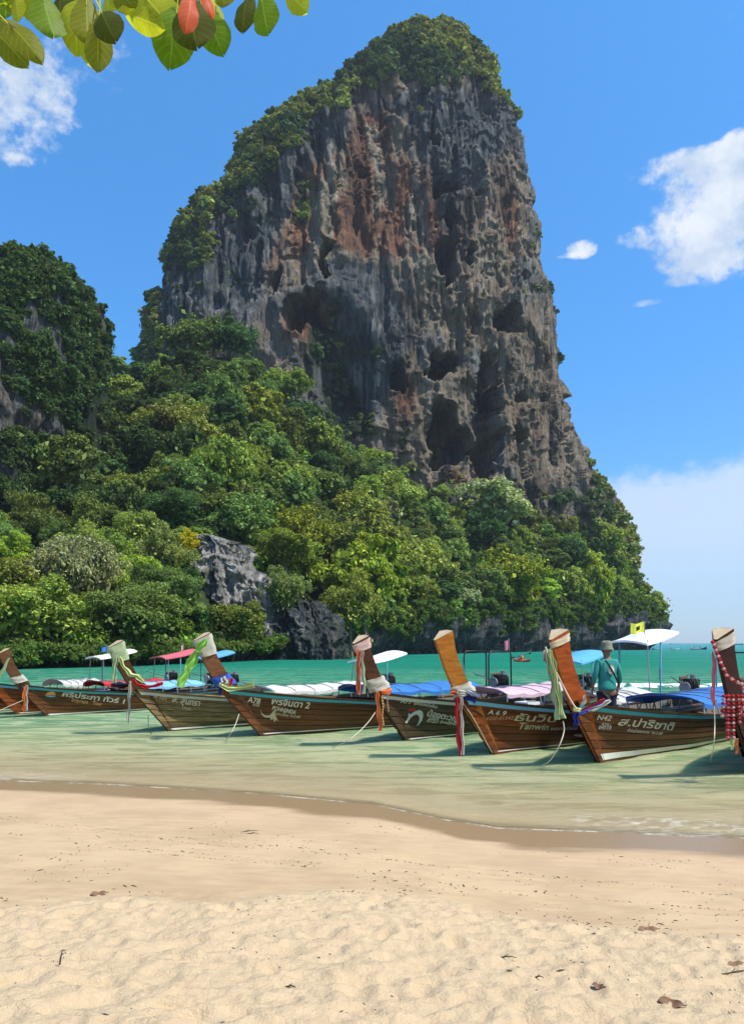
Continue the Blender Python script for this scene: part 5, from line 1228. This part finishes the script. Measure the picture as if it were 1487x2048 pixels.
# local frame: x right, y away from camera, z up
J = [(0, 0, .88, .150, .105), (0, 0, 1.04, .145, .10), (0, .01, 1.22, .165, .11), (0, .0, 1.38, .175, .105), (0, 0, 1.46, .09, .075), (0, .01, 1.51, .060, .060), (0, .03, 1.57, .078, .085), (0, .03, 1.66, .084, .098), (0, .03, 1.72, .058, .07),
     (.17, 0, 1.40, .062, .06), (.235, -.02, 1.24, .050, .05), (.265, .0, 1.10, .044, .044), (.275, .06, .95, .034, .034), (.27, .09, .86, .036, .022), (.265, .10, .79, .026, .015),
     (-.17, 0, 1.40, .062, .06), (-.225, -.02, 1.24, .050, .05), (-.255, .0, 1.10, .044, .044), (-.275, .05, .95, .034, .034), (-.275, .08, .86, .036, .022), (-.27, .09, .79, .026, .015),
     (.10, 0, .76, .095, .095), (.11, .01, .44, .065, .065), (.11, .03, .08, .042, .042), (.11, -.05, .03, .042, .03), (-.10, 0, .76, .095, .095), (-.11, .01, .44, .065, .065), (-.11, .03, .08, .042, .042), (-.11, -.05, .03, .042, .03)]
J = [tuple([j[0], -j[1] if False else j[1], j[2]] + list(j[3:])) for j in J]
E = [(0, 1), (1, 2), (2, 3), (3, 4), (4, 5), (5, 6), (6, 7), (7, 8), (3, 9), (9, 10), (10, 11), (11, 12), (12, 13), (13, 14), (3, 15), (15, 16), (16, 17), (17, 18), (18, 19), (19, 20), (0, 21), (21, 22), (22, 23), (23, 24), (0, 25), (25, 26), (26, 27), (27, 28)]
body = skin_body('body', J, E, SKIN, pr)
fm_ = MB()
for sx__ in (1, -1):
    for k in range(4): fm_.tube([(sx__ * (.268 - .004 * k), .075 + .018 * k, .85), (sx__ * .268, .08 + .018 * k, .80), (sx__ * .255, .085 + .018 * k, .755 + .008 * abs(k - 1.5))], [.010, .009, .007], 6)
    fm_.tube([(sx__ * .262, .06, .88), (sx__ * .245, .045, .84), (sx__ * .238, .05, .80)], [.012, .010, .008], 6)
fm_.build('fingers', SKIN, pr)
# shirt: torso and sleeves a little larger than the body
SJ = [(0, 0, .80, .205, .145), (0, 0, .92, .20, .14), (0, 0, 1.06, .19, .13), (0, .01, 1.22, .205, .133), (0, 0, 1.37, .205, .124), (0, 0, 1.45, .105, .09),
      (.175, 0, 1.40, .076, .074), (.24, -.02, 1.24, .063, .063), (.27, .0, 1.10, .056, .056), (.28, .055, .97, .045, .045), (-.175, 0, 1.40, .076, .074), (-.23, -.02, 1.24, .063, .063), (-.26, .0, 1.10, .056, .056), (-.28, .045, .97, .045, .045)]
skin_body('shirt', SJ, [(0, 1), (1, 2), (2, 3), (3, 4), (4, 5), (4, 6), (6, 7), (7, 8), (8, 9), (4, 10), (10, 11), (11, 12), (12, 13)], SHIRT, pr)
skin_body('trousers', [(0, 0, .84, .158, .118), (.095, 0, .74, .11, .11), (.11, .01, .44, .09, .09), (.11, .03, .12, .07, .07), (-.095, 0, .74, .11, .11), (-.11, .01, .44, .09, .09), (-.11, .03, .12, .07, .07)],
          [(0, 1), (1, 2), (2, 3), (0, 4), (4, 5), (5, 6)], NAVY, pr)
# bucket hat
rows = []
for rr_, zz_ in ((.142, 1.645), (.140, 1.66), (.114, 1.71), (.110, 1.77), (.102, 1.805), (.06, 1.82), (.001, 1.823)):
    rows.append([Vector((math.cos(a_) * rr_ * .95, .02 + math.sin(a_) * rr_ * 1.08, zz_ + .006 * math.sin(3 * a_))) for a_ in np.linspace(0, 2 * math.pi, 25)])
hat = MB().grid(rows).build('bucket_hat', HAT, pr)
# face on the far side (he looks out to sea): nose, ears
mbf = MB().tube([(0, .125, 1.635), (0, .15, 1.61), (0, .128, 1.595)], [.012, .016, .010], 6)
for s_ in (-1, 1): mbf.tube([(s_ * .084, .03, 1.64), (s_ * .097, .02, 1.62), (s_ * .087, .03, 1.595)], [.010, .014, .008], 6)
mbf.build('ears_and_nose', SKIN, pr)
# logo disc and strap on the back
def back_y(x, z): return -(np.interp(z, [1.0, 1.2, 1.37, 1.45], [.128, .130, .124, .09]) * math.sqrt(max(0.05, 1 - (x / .21) ** 2))) + .0
def patch(shape, mat, name, off):
    V = [(x, back_y(x, z) - off, z) for x, z in shape[0]]
    return link(name, pos_mesh(name, V, shape[1]), mat, pr)
n = 20; V = [(.02, 1.25)]; Fs = []
for rr_ in (.035, .07): V += [(.02 + math.cos(2 * math.pi * i / n) * rr_, 1.25 + math.sin(2 * math.pi * i / n) * rr_ * 1.35) for i in range(n)]
Fs = [(0, 1 + i, 1 + (i + 1) % n) for i in range(n)] + [(1 + i, 1 + n + i, 1 + n + (i + 1) % n, 1 + (i + 1) % n) for i in range(n)]
patch((V, Fs), WHITE, 'round_logo', .028)
V = []
for i in range(n): V += [(.02 + math.cos(2 * math.pi * i / n) * .056, 1.25 + math.sin(2 * math.pi * i / n) * .076), (.02 + math.cos(2 * math.pi * i / n) * .063, 1.25 + math.sin(2 * math.pi * i / n) * .086)]
patch((V, [(2 * i, 2 * i + 1, (2 * i + 3) % (2 * n), (2 * i + 2) % (2 * n)) for i in range(n)]), NAVY, 'logo_ring', .031)
patch(([(-.01, 1.22), (.03, 1.215), (.045, 1.26), (.02, 1.29), (.0, 1.27)], [(0, 1, 2, 3, 4)]), col('logo_red', (.45, .10, .10), .7), 'logo_mark', .032)
mb = MB(); rows = [[], []]
for i in range(14):
    f = i / 13; x = -.10 + .28 * f; z = 1.44 - .46 * f; rows[0].append(Vector((x - .012, back_y(x, z) - .036, z - .012))); rows[1].append(Vector((x + .014, back_y(x, z) - .036, z + .014)))
mb.grid(rows); mb.grid([[v - Vector((0, .006, 0)) for v in q_] for q_ in rows]); mb.build('shoulder_strap', BLACK, pr)
# plank he stands on reaches between the boats
tag(MB().box((base.x, pY, .40), (1.5, .28, .035), Matrix.Rotation(R(30), 3, 'Z')).build('gangplank', DKWOOD), 'grey plank the man in the teal shirt stands on', 'plank')

# ------------------------------------------------------------------ flags on the boats
def flag(px, py, Y, w, hh, mat, label, mark=None, pole_l=.5):
    c = at(px, py, Y); t_ = empty('flag', c, 0, label, 'flag')
    MB().tube([(0, 0, -pole_l), (0, 0, hh + .04)], .010, 6).build('flag_pole', STEEL, t_)
    rows = [[Vector((-x * w, .05 * math.sin(x * 7) * x, z * hh - .12 * x * hh + .02 * math.sin(x * 6 + z))) for x in np.linspace(0, 1, 12)] for z in np.linspace(0, 1, 6)]
    MB().grid(rows).build('flag_cloth', mat, t_)
    if mark:
        rows = [[Vector((-x * w, .05 * math.sin(x * 7) * x - .006, z * hh - .12 * x * hh + .02 * math.sin(x * 6 + z))) for x in np.linspace(.35, .65, 5)] for z in np.linspace(.3, .7, 4)]
        MB().grid(rows).build('flag_emblem', mark, t_)
    return t_
def bw(key, x, y, z): return B_(key).M @ Vector((x, y, z))
def flag_on(key, lx, ly, lz, w, hh, mat, label, mark=None):
    p = bw(key, lx, ly, lz); px, py = proj(p.x, p.y, p.z); return flag(px, py, p.y, w, hh, mat, label, mark, .12)
flag_on('B5', 6.0, 0, 2.46, .34, .26, cloth('yellow_flag', (.85, .80, .10), .4), 'yellow flag with dark emblem on the silver stern roof', BLACK)
flag_on('B3', 8.3, -.5, 2.0, .13, .30, PK, 'small furled pink flag on the black roof frame')
flag_on('L0', 5.9, .2, 2.22, .26, .2, CW, 'small white flag on the leftmost white stern roof', RD)
flag_on('L0', 5.4, .2, 2.20, .24, .18, BLU, 'small blue flag on the leftmost white stern roof')
flag_on('L1', 7.1, .2, 2.25, .1, .2, CW, 'tiny ornament flag on the red stern roof')

# ------------------------------------------------------------------ cargo lying in the boats
def tub(key, x, y, z, r_, hh, mat, label, cat='bucket', name='bucket'):
    p = bw(key, x, y, z); t_ = empty(name, p, 0, label, cat)
    rows = [[Vector((math.cos(a_) * q, math.sin(a_) * q, w_)) for a_ in np.linspace(0, 2 * math.pi, 21)] for q, w_ in ((.001, 0), (r_ * .8, 0), (r_, hh), (r_ * 1.07, hh), (r_ * 1.07, hh - .02), (r_ * .96, hh - .02), (r_ * .78, .02), (.001, .02))]
    MB().grid(rows).build('tub', mat, t_)
    MB().tube([(r_ * math.cos(a_), 0, hh + r_ * .25 * math.sin(a_)) for a_ in np.linspace(0, math.pi, 9)], .007, 5).build('handle', STEEL, t_)
    return t_
tub('B6', 2.35, .3, .44, .30, .28, col('blue_plastic', (.03, .20, .58), .4), 'blue tub on a bench inside boat N42')
tub('B1', 2.3, .2, .44, .22, .32, col('dark_plastic', (.04, .045, .09), .5), 'dark blue bucket inside the leftmost whole boat')
def crate(key, x, y, z, d, mat, label):
    p = bw(key, x, y, z); t_ = empty('crate', p, R(38), label, 'crate'); mb = MB()
    mb.box((0, 0, .015), (d[0], d[1], .02)).build('base', mat, t_)
    for s_ in (-1, 1):
        for k in range(3):
            MB().box((0, s_ * d[1] / 2, .05 + k * d[2] / 3), (d[0], .018, d[2] / 3 - .025)).build('slat', mat, t_)
            MB().box((s_ * d[0] / 2, 0, .05 + k * d[2] / 3), (.018, d[1] - .02, d[2] / 3 - .025)).build('slat', mat, t_)
crate('B6', 3.4, .25, .44, (.5, .35, .3), col('yellow_plastic', (.55, .50, .12), .5), 'yellowish crate on a bench inside boat N42')
crate('B1', 3.3, 0, .44, (.7, .5, .2), col('red_plastic', (.50, .03, .04), .5), 'red crate on a bench in the sunset emblem boat')
crate('B5', 1.6, .35, .68, (.4, .35, .26), col('white_plastic', (.6, .62, .6), .5), 'white crate on the bow deck of boat A69')

# ------------------------------------------------------------------ kayaks, swimmers' boats and far craft
def paddler(x, y, z, rz, mat, label):
    t_ = empty('person', (x, y, z), rz, label, 'person')
    J = [(0, 0, .10, .16, .13), (0, -.02, .35, .15, .11), (0, -.02, .55, .17, .11), (0, 0, .66, .06, .06), (0, .01, .76, .085, .10), (0, .01, .86, .07, .08), (.20, .02, .52, .055, .055), (.32, .18, .38, .045, .045), (.30, .38, .42, .04, .04),
         (-.20, .02, .52, .055, .055), (-.32, .18, .38, .045, .045), (-.30, .38, .42, .04, .04), (.12, .35, .12, .08, .08), (.14, .75, .22, .06, .06), (-.12, .35, .12, .08, .08), (-.14, .75, .22, .06, .06)]
    skin_body('body', J, [(0, 1), (1, 2), (2, 3), (3, 4), (4, 5), (2, 6), (6, 7), (7, 8), (2, 9), (9, 10), (10, 11), (0, 12), (12, 13), (0, 14), (14, 15)], SKIN, t_, 1)
    skin_body('life_vest', [(0, -.02, .22, .19, .15), (0, -.02, .40, .19, .14), (0, -.02, .56, .19, .13)], [(0, 1), (1, 2)], mat, t_, 1)
    return t_
def kayak(px, py, Y, rz, mat, label, plabel):
    p = at(px, py, Y); t_ = empty('kayak', (p.x, Y, 0), rz, label, 'kayak')
    rows = []
    for s_ in np.linspace(-1, 1, 17):
        w_ = .38 * (1 - abs(s_) ** 2.4) + .01; z0 = .08 + .16 * abs(s_) ** 3
        rows.append([Vector((math.cos(a_) * w_, s_ * 1.6, z0 + math.sin(a_) * (.17 if math.sin(a_) > 0 else .15))) for a_ in np.linspace(0, 2 * math.pi, 13)])
    MB().grid(rows).build('hull', mat, t_)
    tag(MB().tube([(p.x + .95, Y + .35, .95), (p.x - .95, Y + .35, .50)], .02, 6).box((p.x + 1.0, Y + .35, .98), (.36, .03, .16), Matrix.Rotation(-.23, 3, 'Y')).box((p.x - 1.0, Y + .35, .47), (.36, .03, .16), Matrix.Rotation(-.23, 3, 'Y')).build('paddle', BLACK), 'paddle held over the ' + label, 'paddle')
    paddler(p.x, Y, .14, rz, OR, plabel)
kayak(1043, 1286, 88, R(25), col('red_plastic_shell', (.70, .06, .03), .4), 'red kayak on the green water right of the ochre prow', 'paddler in an orange vest sitting in the red kayak')
kayak(1166, 1286, 104, R(-40), col('white_pink_shell', (.68, .40, .42), .4), 'pale pink kayak half hidden by the blue stern roof', 'paddler sitting in the pale pink kayak')
def far_boat(px, Y, L, rz, hullm, label, roofm=None, name='motor_boat'):
    x = (px - 743.5) / F * Y; t_ = empty(name, (x, Y, 0), rz, label, 'boat'); rows = []
    for s_ in np.linspace(-1, 1, 15):
        w_ = L * .13 * (1 - max(0, -s_) ** 2.5) ** .7 + .02; sh = L * (.07 + .16 * max(0, -s_) ** 3 + .03 * max(0, s_))
        rows.append([Vector((s_ * L / 2, -w_, sh)), Vector((s_ * L / 2, -w_ * .7, -.1)), Vector((s_ * L / 2, w_ * .7, -.1)), Vector((s_ * L / 2, w_, sh)), Vector((s_ * L / 2, w_ * .9, sh - .1)), Vector((s_ * L / 2, -w_ * .9, sh - .1)), Vector((s_ * L / 2, -w_, sh))])
    MB().grid(rows).build('hull', hullm, t_)
    if roofm:
        MB().box((L * .1, 0, L * .22), (L * .4, L * .2, .08)).build('roof', roofm, t_)
        for a_ in (-1, 1):
            for b_ in (-1, 1): MB().tube([(L * .1 + a_ * L * .18, b_ * L * .09, L * .05), (L * .1 + a_ * L * .18, b_ * L * .09, L * .22)], .05, 5).build('roof_post', STEEL, t_)
    return t_
far_boat(1350, 235, 4.2, R(20), WHITE, 'small white boat on the open water right of the headland', None)
far_boat(1396, 250, 5, R(170), BLACK, 'dark open boat between the headland and the right prow', STEEL)
far_boat(1473, 900, 13, R(0), col('far_dark_hull', (.05, .07, .09), .6), 'dark boat on the horizon beside the right prow', BLACK)
far_boat(1345, 1300, 12, R(10), WHITE, 'tiny pale boat on the horizon above the surf', WHITE)
far_boat(1312, 250, 3, R(0), WHITE, 'tiny white boat just off the headland tip', None)
# surf far out on the right
xf = np.linspace(10, 46, 200); r0 = 37.5 + .8 * vn(xf / 3, 0, 0, 401)
G = [[Vector((x, y0 + f * (1.1 + .7 * vn(x / 1.3, f, 0, 402).item()), .04 + .12 * math.sin(f * math.pi) + .05 * vn(x * 2, f * 3, 0, 403).item())) for x, y0 in zip(xf, r0)] for f in np.linspace(-.6, .9, 8)]
m, t, b = new_mat('surf_foam'); geo = t.node('ShaderNodeNewGeometry').outputs['Position']; b.inputs['Base Color'].default_value = (.80, .82, .80, 1); b.inputs['Roughness'].default_value = .9
fr = t.smooth(t.noise(t.mapping(geo, (1, .8, 1)), 1.6, 6, .7), .40, .56); t.l.new(fr, b.inputs['Alpha'])
tag(MB().grid(G).build('surf', m), 'white line of surf far out behind the boats', None, None, 'stuff')

# ------------------------------------------------------------------ wrack on the sand
DRY = col('dry_brown_leaf', (.16, .085, .045), .8, 0, .35, 30); TWG = col('dry_twig', (.06, .042, .028), .9, 0, .3, 30)
def gpt(px, py):
    Y = 5.0
    for _ in range(40):
        z = float(ground_z(np.array((px - 743.5) / F * Y), np.array(Y))); Y = (H0 - z) * F / (py - 1286)
    return Vector(((px - 743.5) / F * Y, Y, z))
def dead_leaf(px, py, L, rz, label, curl=.35):
    L *= .82
    p = gpt(px, py); t_ = empty('dry_leaf', p + Vector((0, 0, .004)), rz, label, 'leaf'); rows = []
    for u in np.linspace(0, 1, 11):
        w_ = L * .21 * math.sin(math.pi * u ** .8) ** .8 + .001
        rows.append([Vector((u * L - L / 2, v * w_, min(curl, .9) * w_ * v * abs(v) * (.5 + .5 * u) * .8 + w_ * .25 * curl * v * v + .006 * math.sin(u * 9) + .25 * L * (u - .5) ** 2 * curl)) for v in np.linspace(-1, 1, 7)])
    rows2 = [[v - Vector((0, 0, .002)) for v in q_] for q_ in rows]
    MB().grid(rows).grid(rows2).build('blade', DRY, t_)
    MB().tube([q_[3] - Vector((0, 0, .002)) for q_ in rows] + [Vector((L * .62, 0, .01))], .0028, 5).build('midrib', TWG, t_)
dead_leaf(1294, 1862, .17, .1, 'curled brown leaf lying on the pale sand at the right', .8)
dead_leaf(1340, 2010, .15, -.5, 'dark curled leaf at the lower right of the sand', 1.2)
dead_leaf(1470, 1932, .13, .3, 'brown leaf at the right edge of the sand', .9)
dead_leaf(197, 1790, .14, .4, 'dark leaf at the border of the dry sand on the left', .9)
dead_leaf(1195, 1974, .08, -.6, 'small dark leaf left of the lower right curled leaf', .9)
def twig(px, py, L, rz, label, up=0):
    p = gpt(px, py); a_ = rz; pts = [p + Vector((math.cos(a_) * L * u * (.15 if up else 1), math.sin(a_) * L * u * (.15 if up else 1), .006 + L * u * (1 if up else 0) + .01 * math.sin(u * 5))) for u in np.linspace(-.5 if not up else 0, .5 if not up else 1, 7)]
    mb = MB().tube(pts, [.004, .005, .0045, .004, .004, .003, .002], 6); mb.tube([pts[3], pts[3] + Vector((math.cos(a_ + .7) * L * .22, math.sin(a_ + .7) * L * .22, .012))], [.003, .0015], 5)
    tag(mb.build('twig', TWG), label, 'twig')
twig(120, 1932, .085, 0, 'short twig standing upright in the sand at the left', 9)
twig(1005, 1916, .16, -.35, 'bent twig on the pale sand right of centre')
twig(1072, 1956, .08, -.6, 'short twig right of and below the bent twig')
twig(1462, 1947, .2, .02, 'straight twig at the right edge of the sand')
twig(490, 1664, .28, .1, 'tangle of dark twigs by the cart tracks')
twig(500, 1668, .22, -.3, 'second crossing twig by the cart tracks')
twig(575, 1975, .10, -.5, 'short twig low at the centre left')
# uncountable crumbs of weed and shell
V = []; Q = []
for i in range(3200):
    cl = random.random()
    if cl < .2:
        x = random.uniform(-5, 5); y = float(np.interp(x, LX, LY)) + random.gauss(.2, .25)
    else: x = random.uniform(-5, 5); y = random.uniform(3.0, 9.0)
    if vn(x * 1.7, y * 2.5, 0, 500) < (.2 if cl < .2 else .12): continue
    if y > wline(x) - 1.2: continue
    z = None; V.append((x, y))
for i in range(1500):
    x = random.uniform(-6, 7); off = random.choice((0, .17, .62, .78)); 
    if vn(x * 1.3, off * 7, 0, 501) < -.05: continue
    V.append((x, float(np.interp(x, [-9, -4.2, -2, 0, 2, 5, 9], [10.9, 8.75, 7.7, 7.2, 6.5, 5.8, 5.4])) - off + random.gauss(0, .018)))
xy = np.array(V); zz_ = ground_z(xy[:, 0], xy[:, 1]); V = []
for (x, y), z in zip(xy, zz_):
    s_ = random.uniform(.0015, .0045) * (2.2 if random.random() < .08 else 1); a_ = random.uniform(0, 6.28); l_ = random.uniform(1, 5.5); b0 = len(V)
    ca, sa = math.cos(a_) * s_, math.sin(a_) * s_
    V += [(x - ca * l_, y - sa * l_, z + .001), (x + sa, y - ca, z + .002), (x + ca * l_, y + sa * l_, z + .002), (x - sa, y + ca, z + .001), (x, y, z + .004 + s_ * .5)]
    Q += [(b0, b0 + 1, b0 + 4), (b0 + 1, b0 + 2, b0 + 4), (b0 + 2, b0 + 3, b0 + 4), (b0 + 3, b0, b0 + 4)]
tag(link('beach_debris', pos_mesh('beach_debris', V, Q), TWG), 'crumbs of weed and twig scattered over the sand', None, None, 'stuff')

# ================================================================== overhanging almond branch
def branch_leaf_mat(name, c, tr_c):
    m = bpy.data.materials.new(name); m.use_nodes = True; t = NT(m.node_tree); b = t.n['Principled BSDF']
    uv = t.node('ShaderNodeTexCoord').outputs['Object']; u = t.attr('u'); v = t.attr('v')
    # side veins
    k = t.math('SINE', t.math('MULTIPLY', t.math('SUBTRACT', u, t.math('MULTIPLY', t.math('ABSOLUTE', v), .16)), 62))
    vein = t.math('MULTIPLY', t.smooth(k, .86, 1.0), .45)
    mid = t.math('SUBTRACT', 1.0, t.smooth(t.math('ABSOLUTE', v), .02, .07))
    n = t.noise(uv, 22, 5, .6); n2 = t.noise(uv, 70, 3, .6)
    vm = t.math('MAXIMUM', vein, t.math('MULTIPLY', mid, .8))
    a_ = t.mix(n, tuple(q * .7 for q in c), tuple(q * 1.3 for q in c)); a_ = t.mix(vm, a_, tuple(min(1, q * 1.7 + .03) for q in c)); a_ = t.mix(t.math('MULTIPLY', t.smooth(n2, .66, .72), .6), a_, (.12, .06, .02))
    tt_ = t.mix(n, tuple(q * .6 for q in tr_c), tr_c); tt_ = t.mix(vm, tt_, tuple(min(1, q * 1.35 + .02) for q in tr_c)); tt_ = t.mix(t.math('MULTIPLY', t.smooth(n2, .66, .72), .7), tt_, (.10, .05, .01))
    t.l.new(a_, b.inputs['Base Color']); b.inputs['Roughness'].default_value = .55; b.inputs['Specular IOR Level'].default_value = .2
    tl = t.node('ShaderNodeBsdfTranslucent'); t.l.new(tt_, tl.inputs[0]); mx = t.node('ShaderNodeMixShader'); mx.inputs[0].default_value = .55
    t.l.new(b.outputs[0], mx.inputs[1]); t.l.new(tl.outputs[0], mx.inputs[2]); t.l.new(mx.outputs[0], t.n['Material Output'].inputs[0]); return m
LM = {'y': branch_leaf_mat('yellow_green_leaf', (.26, .30, .02), (.85, .88, .03)), 'g': branch_leaf_mat('green_leaf', (.09, .16, .008), (.36, .56, .012)), 'd': branch_leaf_mat('dark_leaf', (.055, .072, .006), (.17, .20, .008)),
      'o': branch_leaf_mat('olive_leaf', (.12, .14, .010), (.46, .48, .014)), 'r': branch_leaf_mat('red_leaf', (.48, .08, .03), (.90, .20, .06))}
br = empty('almond_branch', at(150, -60, 2.3), 0, 'leafy almond tree branch with one red leaf hanging in from the top left', 'branch'); B0 = br.location.copy()
def blade(bx, by, tx_, ty_, w, mk, Y, roll=0.0, bend=.12, lab=None):
    """leaf from its stalk end to its tip (photo pixels at distance Y), broadest beyond the middle"""
    A = at(bx, by, Y); T = at(tx_, ty_, Y - .03); ax = (T - A); L = ax.length; ax.normalize()
    sd = ax.cross(Vector((0, 1, 0))).normalized(); nrm = sd.cross(ax)
    sd2 = (sd * math.cos(roll) + nrm * math.sin(roll)); n2_ = sd2.cross(ax); W_ = w * 1.22 / F * Y / 2
    V = []; us = np.linspace(0, 1, 18); vs = np.linspace(-1, 1, 11); ua = []; va = []
    for u in us:
        wd = W_ * (np.interp(u, [0, .12, .3, .5, .7, .85, .93, 1], [.05, .36, .68, .92, 1.0, .80, .50, .04]))
        for v in vs:
            P = A + ax * (L * u) + sd2 * (wd * v) + n2_ * (bend * L * (u - .5) ** 2 * 1.5 + .18 * W_ * abs(v) ** 1.3 + .05 * W_ * math.sin(u * 16 + v * 2) * abs(v)); V.append(P - B0); ua.append(u); va.append(v)
    me = mesh_arrays('leaf', V, grid_quads(18, 11), attrs={'u': ua, 'v': va})
    o = link('leaf', me, LM[mk], br)
    if lab: o['label'] = lab
    MB().tube([A - B0 + (A - T).normalized() * .035, A - B0, A.lerp(T, .3) - B0 + n2_ * (bend * L * .06 - .002)], [.0028, .0024, .0012], 6).build('leaf_stalk', LM['y'], br)
    return o
for args in [(-12, 18, 80, 108, 46, 'o', 2.22), (-30, 40, 44, 118, 46, 'o', 2.30), (-20, 5, -10, 100, 50, 'd', 2.36), (30, -20, 36, 36, 34, 'y', 2.4), (-5, 10, 60, -10, 40, 'y', 2.42), (45, -30, 62, 28, 32, 'y', 2.45),
             (80, -25, 108, 72, 62, 'g', 2.28), (118, -30, 122, 42, 54, 'd', 2.34), (160, -35, 148, 88, 56, 'y', 2.30), (172, -20, 176, 84, 54, 'o', 2.22), (182, 5, 170, 112, 44, 'y', 2.36), (200, 12, 194, 134, 46, 'o', 2.18), (196, 8, 224, 68, 52, 'd', 2.14), (172, 20, 200, 60, 40, 'd', 2.40),
             (240, -12, 280, 20, 40, 'y', 2.34), (240, 22, 320, 52, 40, 'y', 2.2), (290, -8, 330, 38, 66, 'y', 2.34), (262, -25, 245, 12, 40, 'g', 2.42), (358, -15, 340, 114, 70, 'g', 2.26), (372, -18, 392, 88, 74, 'd', 2.20), (386, -28, 374, 56, 34, 'r', 2.10, .5),
             (392, -30, 428, 20, 22, 'r', 2.12, .6), (405, 10, 440, 93, 52, 'g', 2.36), (420, -20, 435, 44, 34, 'y', 2.44), (498, -24, 482, 55, 40, 'd', 2.3), (520, -22, 534, 64, 50, 'g', 2.24), (566, -24, 610, 18, 36, 'y', 2.3), (415, 20, 425, 60, 30, 'o', 2.45), (335, -30, 362, 40, 50, 'd', 2.42), (220, -40, 262, 8, 46, 'o', 2.2), (100, -40, 70, 20, 48, 'o', 2.38), (10, -30, 12, 34, 44, 'g', 2.44), (140, -30, 136, 30, 44, 'o', 2.46), (214, -34, 216, 26, 46, 'y', 2.44), (286, -34, 300, 14, 44, 'y', 2.42), (318, -30, 322, 26, 44, 'g', 2.46), (452, -30, 446, 6, 34, 'o', 2.4), (346, -20, 352, 60, 52, 'y', 2.48), (404, -20, 408, 66, 46, 'y', 2.5), (-10, 60, 22, 96, 30, 'y', 2.4)]:
    a8 = list(args) + [random.uniform(-.65, .65)] * (7 == len(args)); blade(*a8, bend=random.uniform(-.1, .5), lab='red withered leaf' if args[5] == 'r' else None)
def tw(pts, r0, r1):
    P = [at(x, y, Y) - B0 for x, y, Y in pts]; n = len(P); MB().tube(P, [r0 + (r1 - r0) * i / (n - 1) for i in range(n)], 8).build('twig', M_BARK, br)
tw([(-320, -200, 2.6), (-120, -110, 2.5), (80, -70, 2.4), (300, -60, 2.34), (560, -50, 2.3)], .014, .005)
tw([(-160, -120, 2.5), (-60, 20, 2.34), (-10, 26, 2.26), (30, 55, 2.2)], .007, .002)
tw([(170, -66, 2.36), (190, -20, 2.28), (197, 12, 2.2)], .005, .002); tw([(60, -72, 2.4), (20, -20, 2.4), (-20, 12, 2.4)], .005, .002)
tw([(380, -58, 2.33), (386, -30, 2.25), (400, 5, 2.3)], .005, .002); tw([(520, -52, 2.3), (512, -24, 2.28)], .004, .002)
tw([(-500, -300, 3.2), (-420, -240, 2.8), (-320, -200, 2.6)], .024, .014)
# ================================================================== sea haze
m = bpy.data.materials.new('sea_air'); m.use_nodes = True; t = NT(m.node_tree); t.n.clear()
pv = t.node('ShaderNodeVolumePrincipled'); pv.inputs['Color'].default_value = (.80, .88, 1, 1); pv.inputs['Density'].default_value = 0.00014; pv.inputs['Anisotropy'].default_value = .3
ou = t.node('ShaderNodeOutputMaterial'); t.l.new(pv.outputs[0], ou.inputs['Volume'])
tag(MB().box((0, 1900, 95), (4400, 4000, 260)).build('haze', m), 'thin sea haze', None, None, 'stuff')
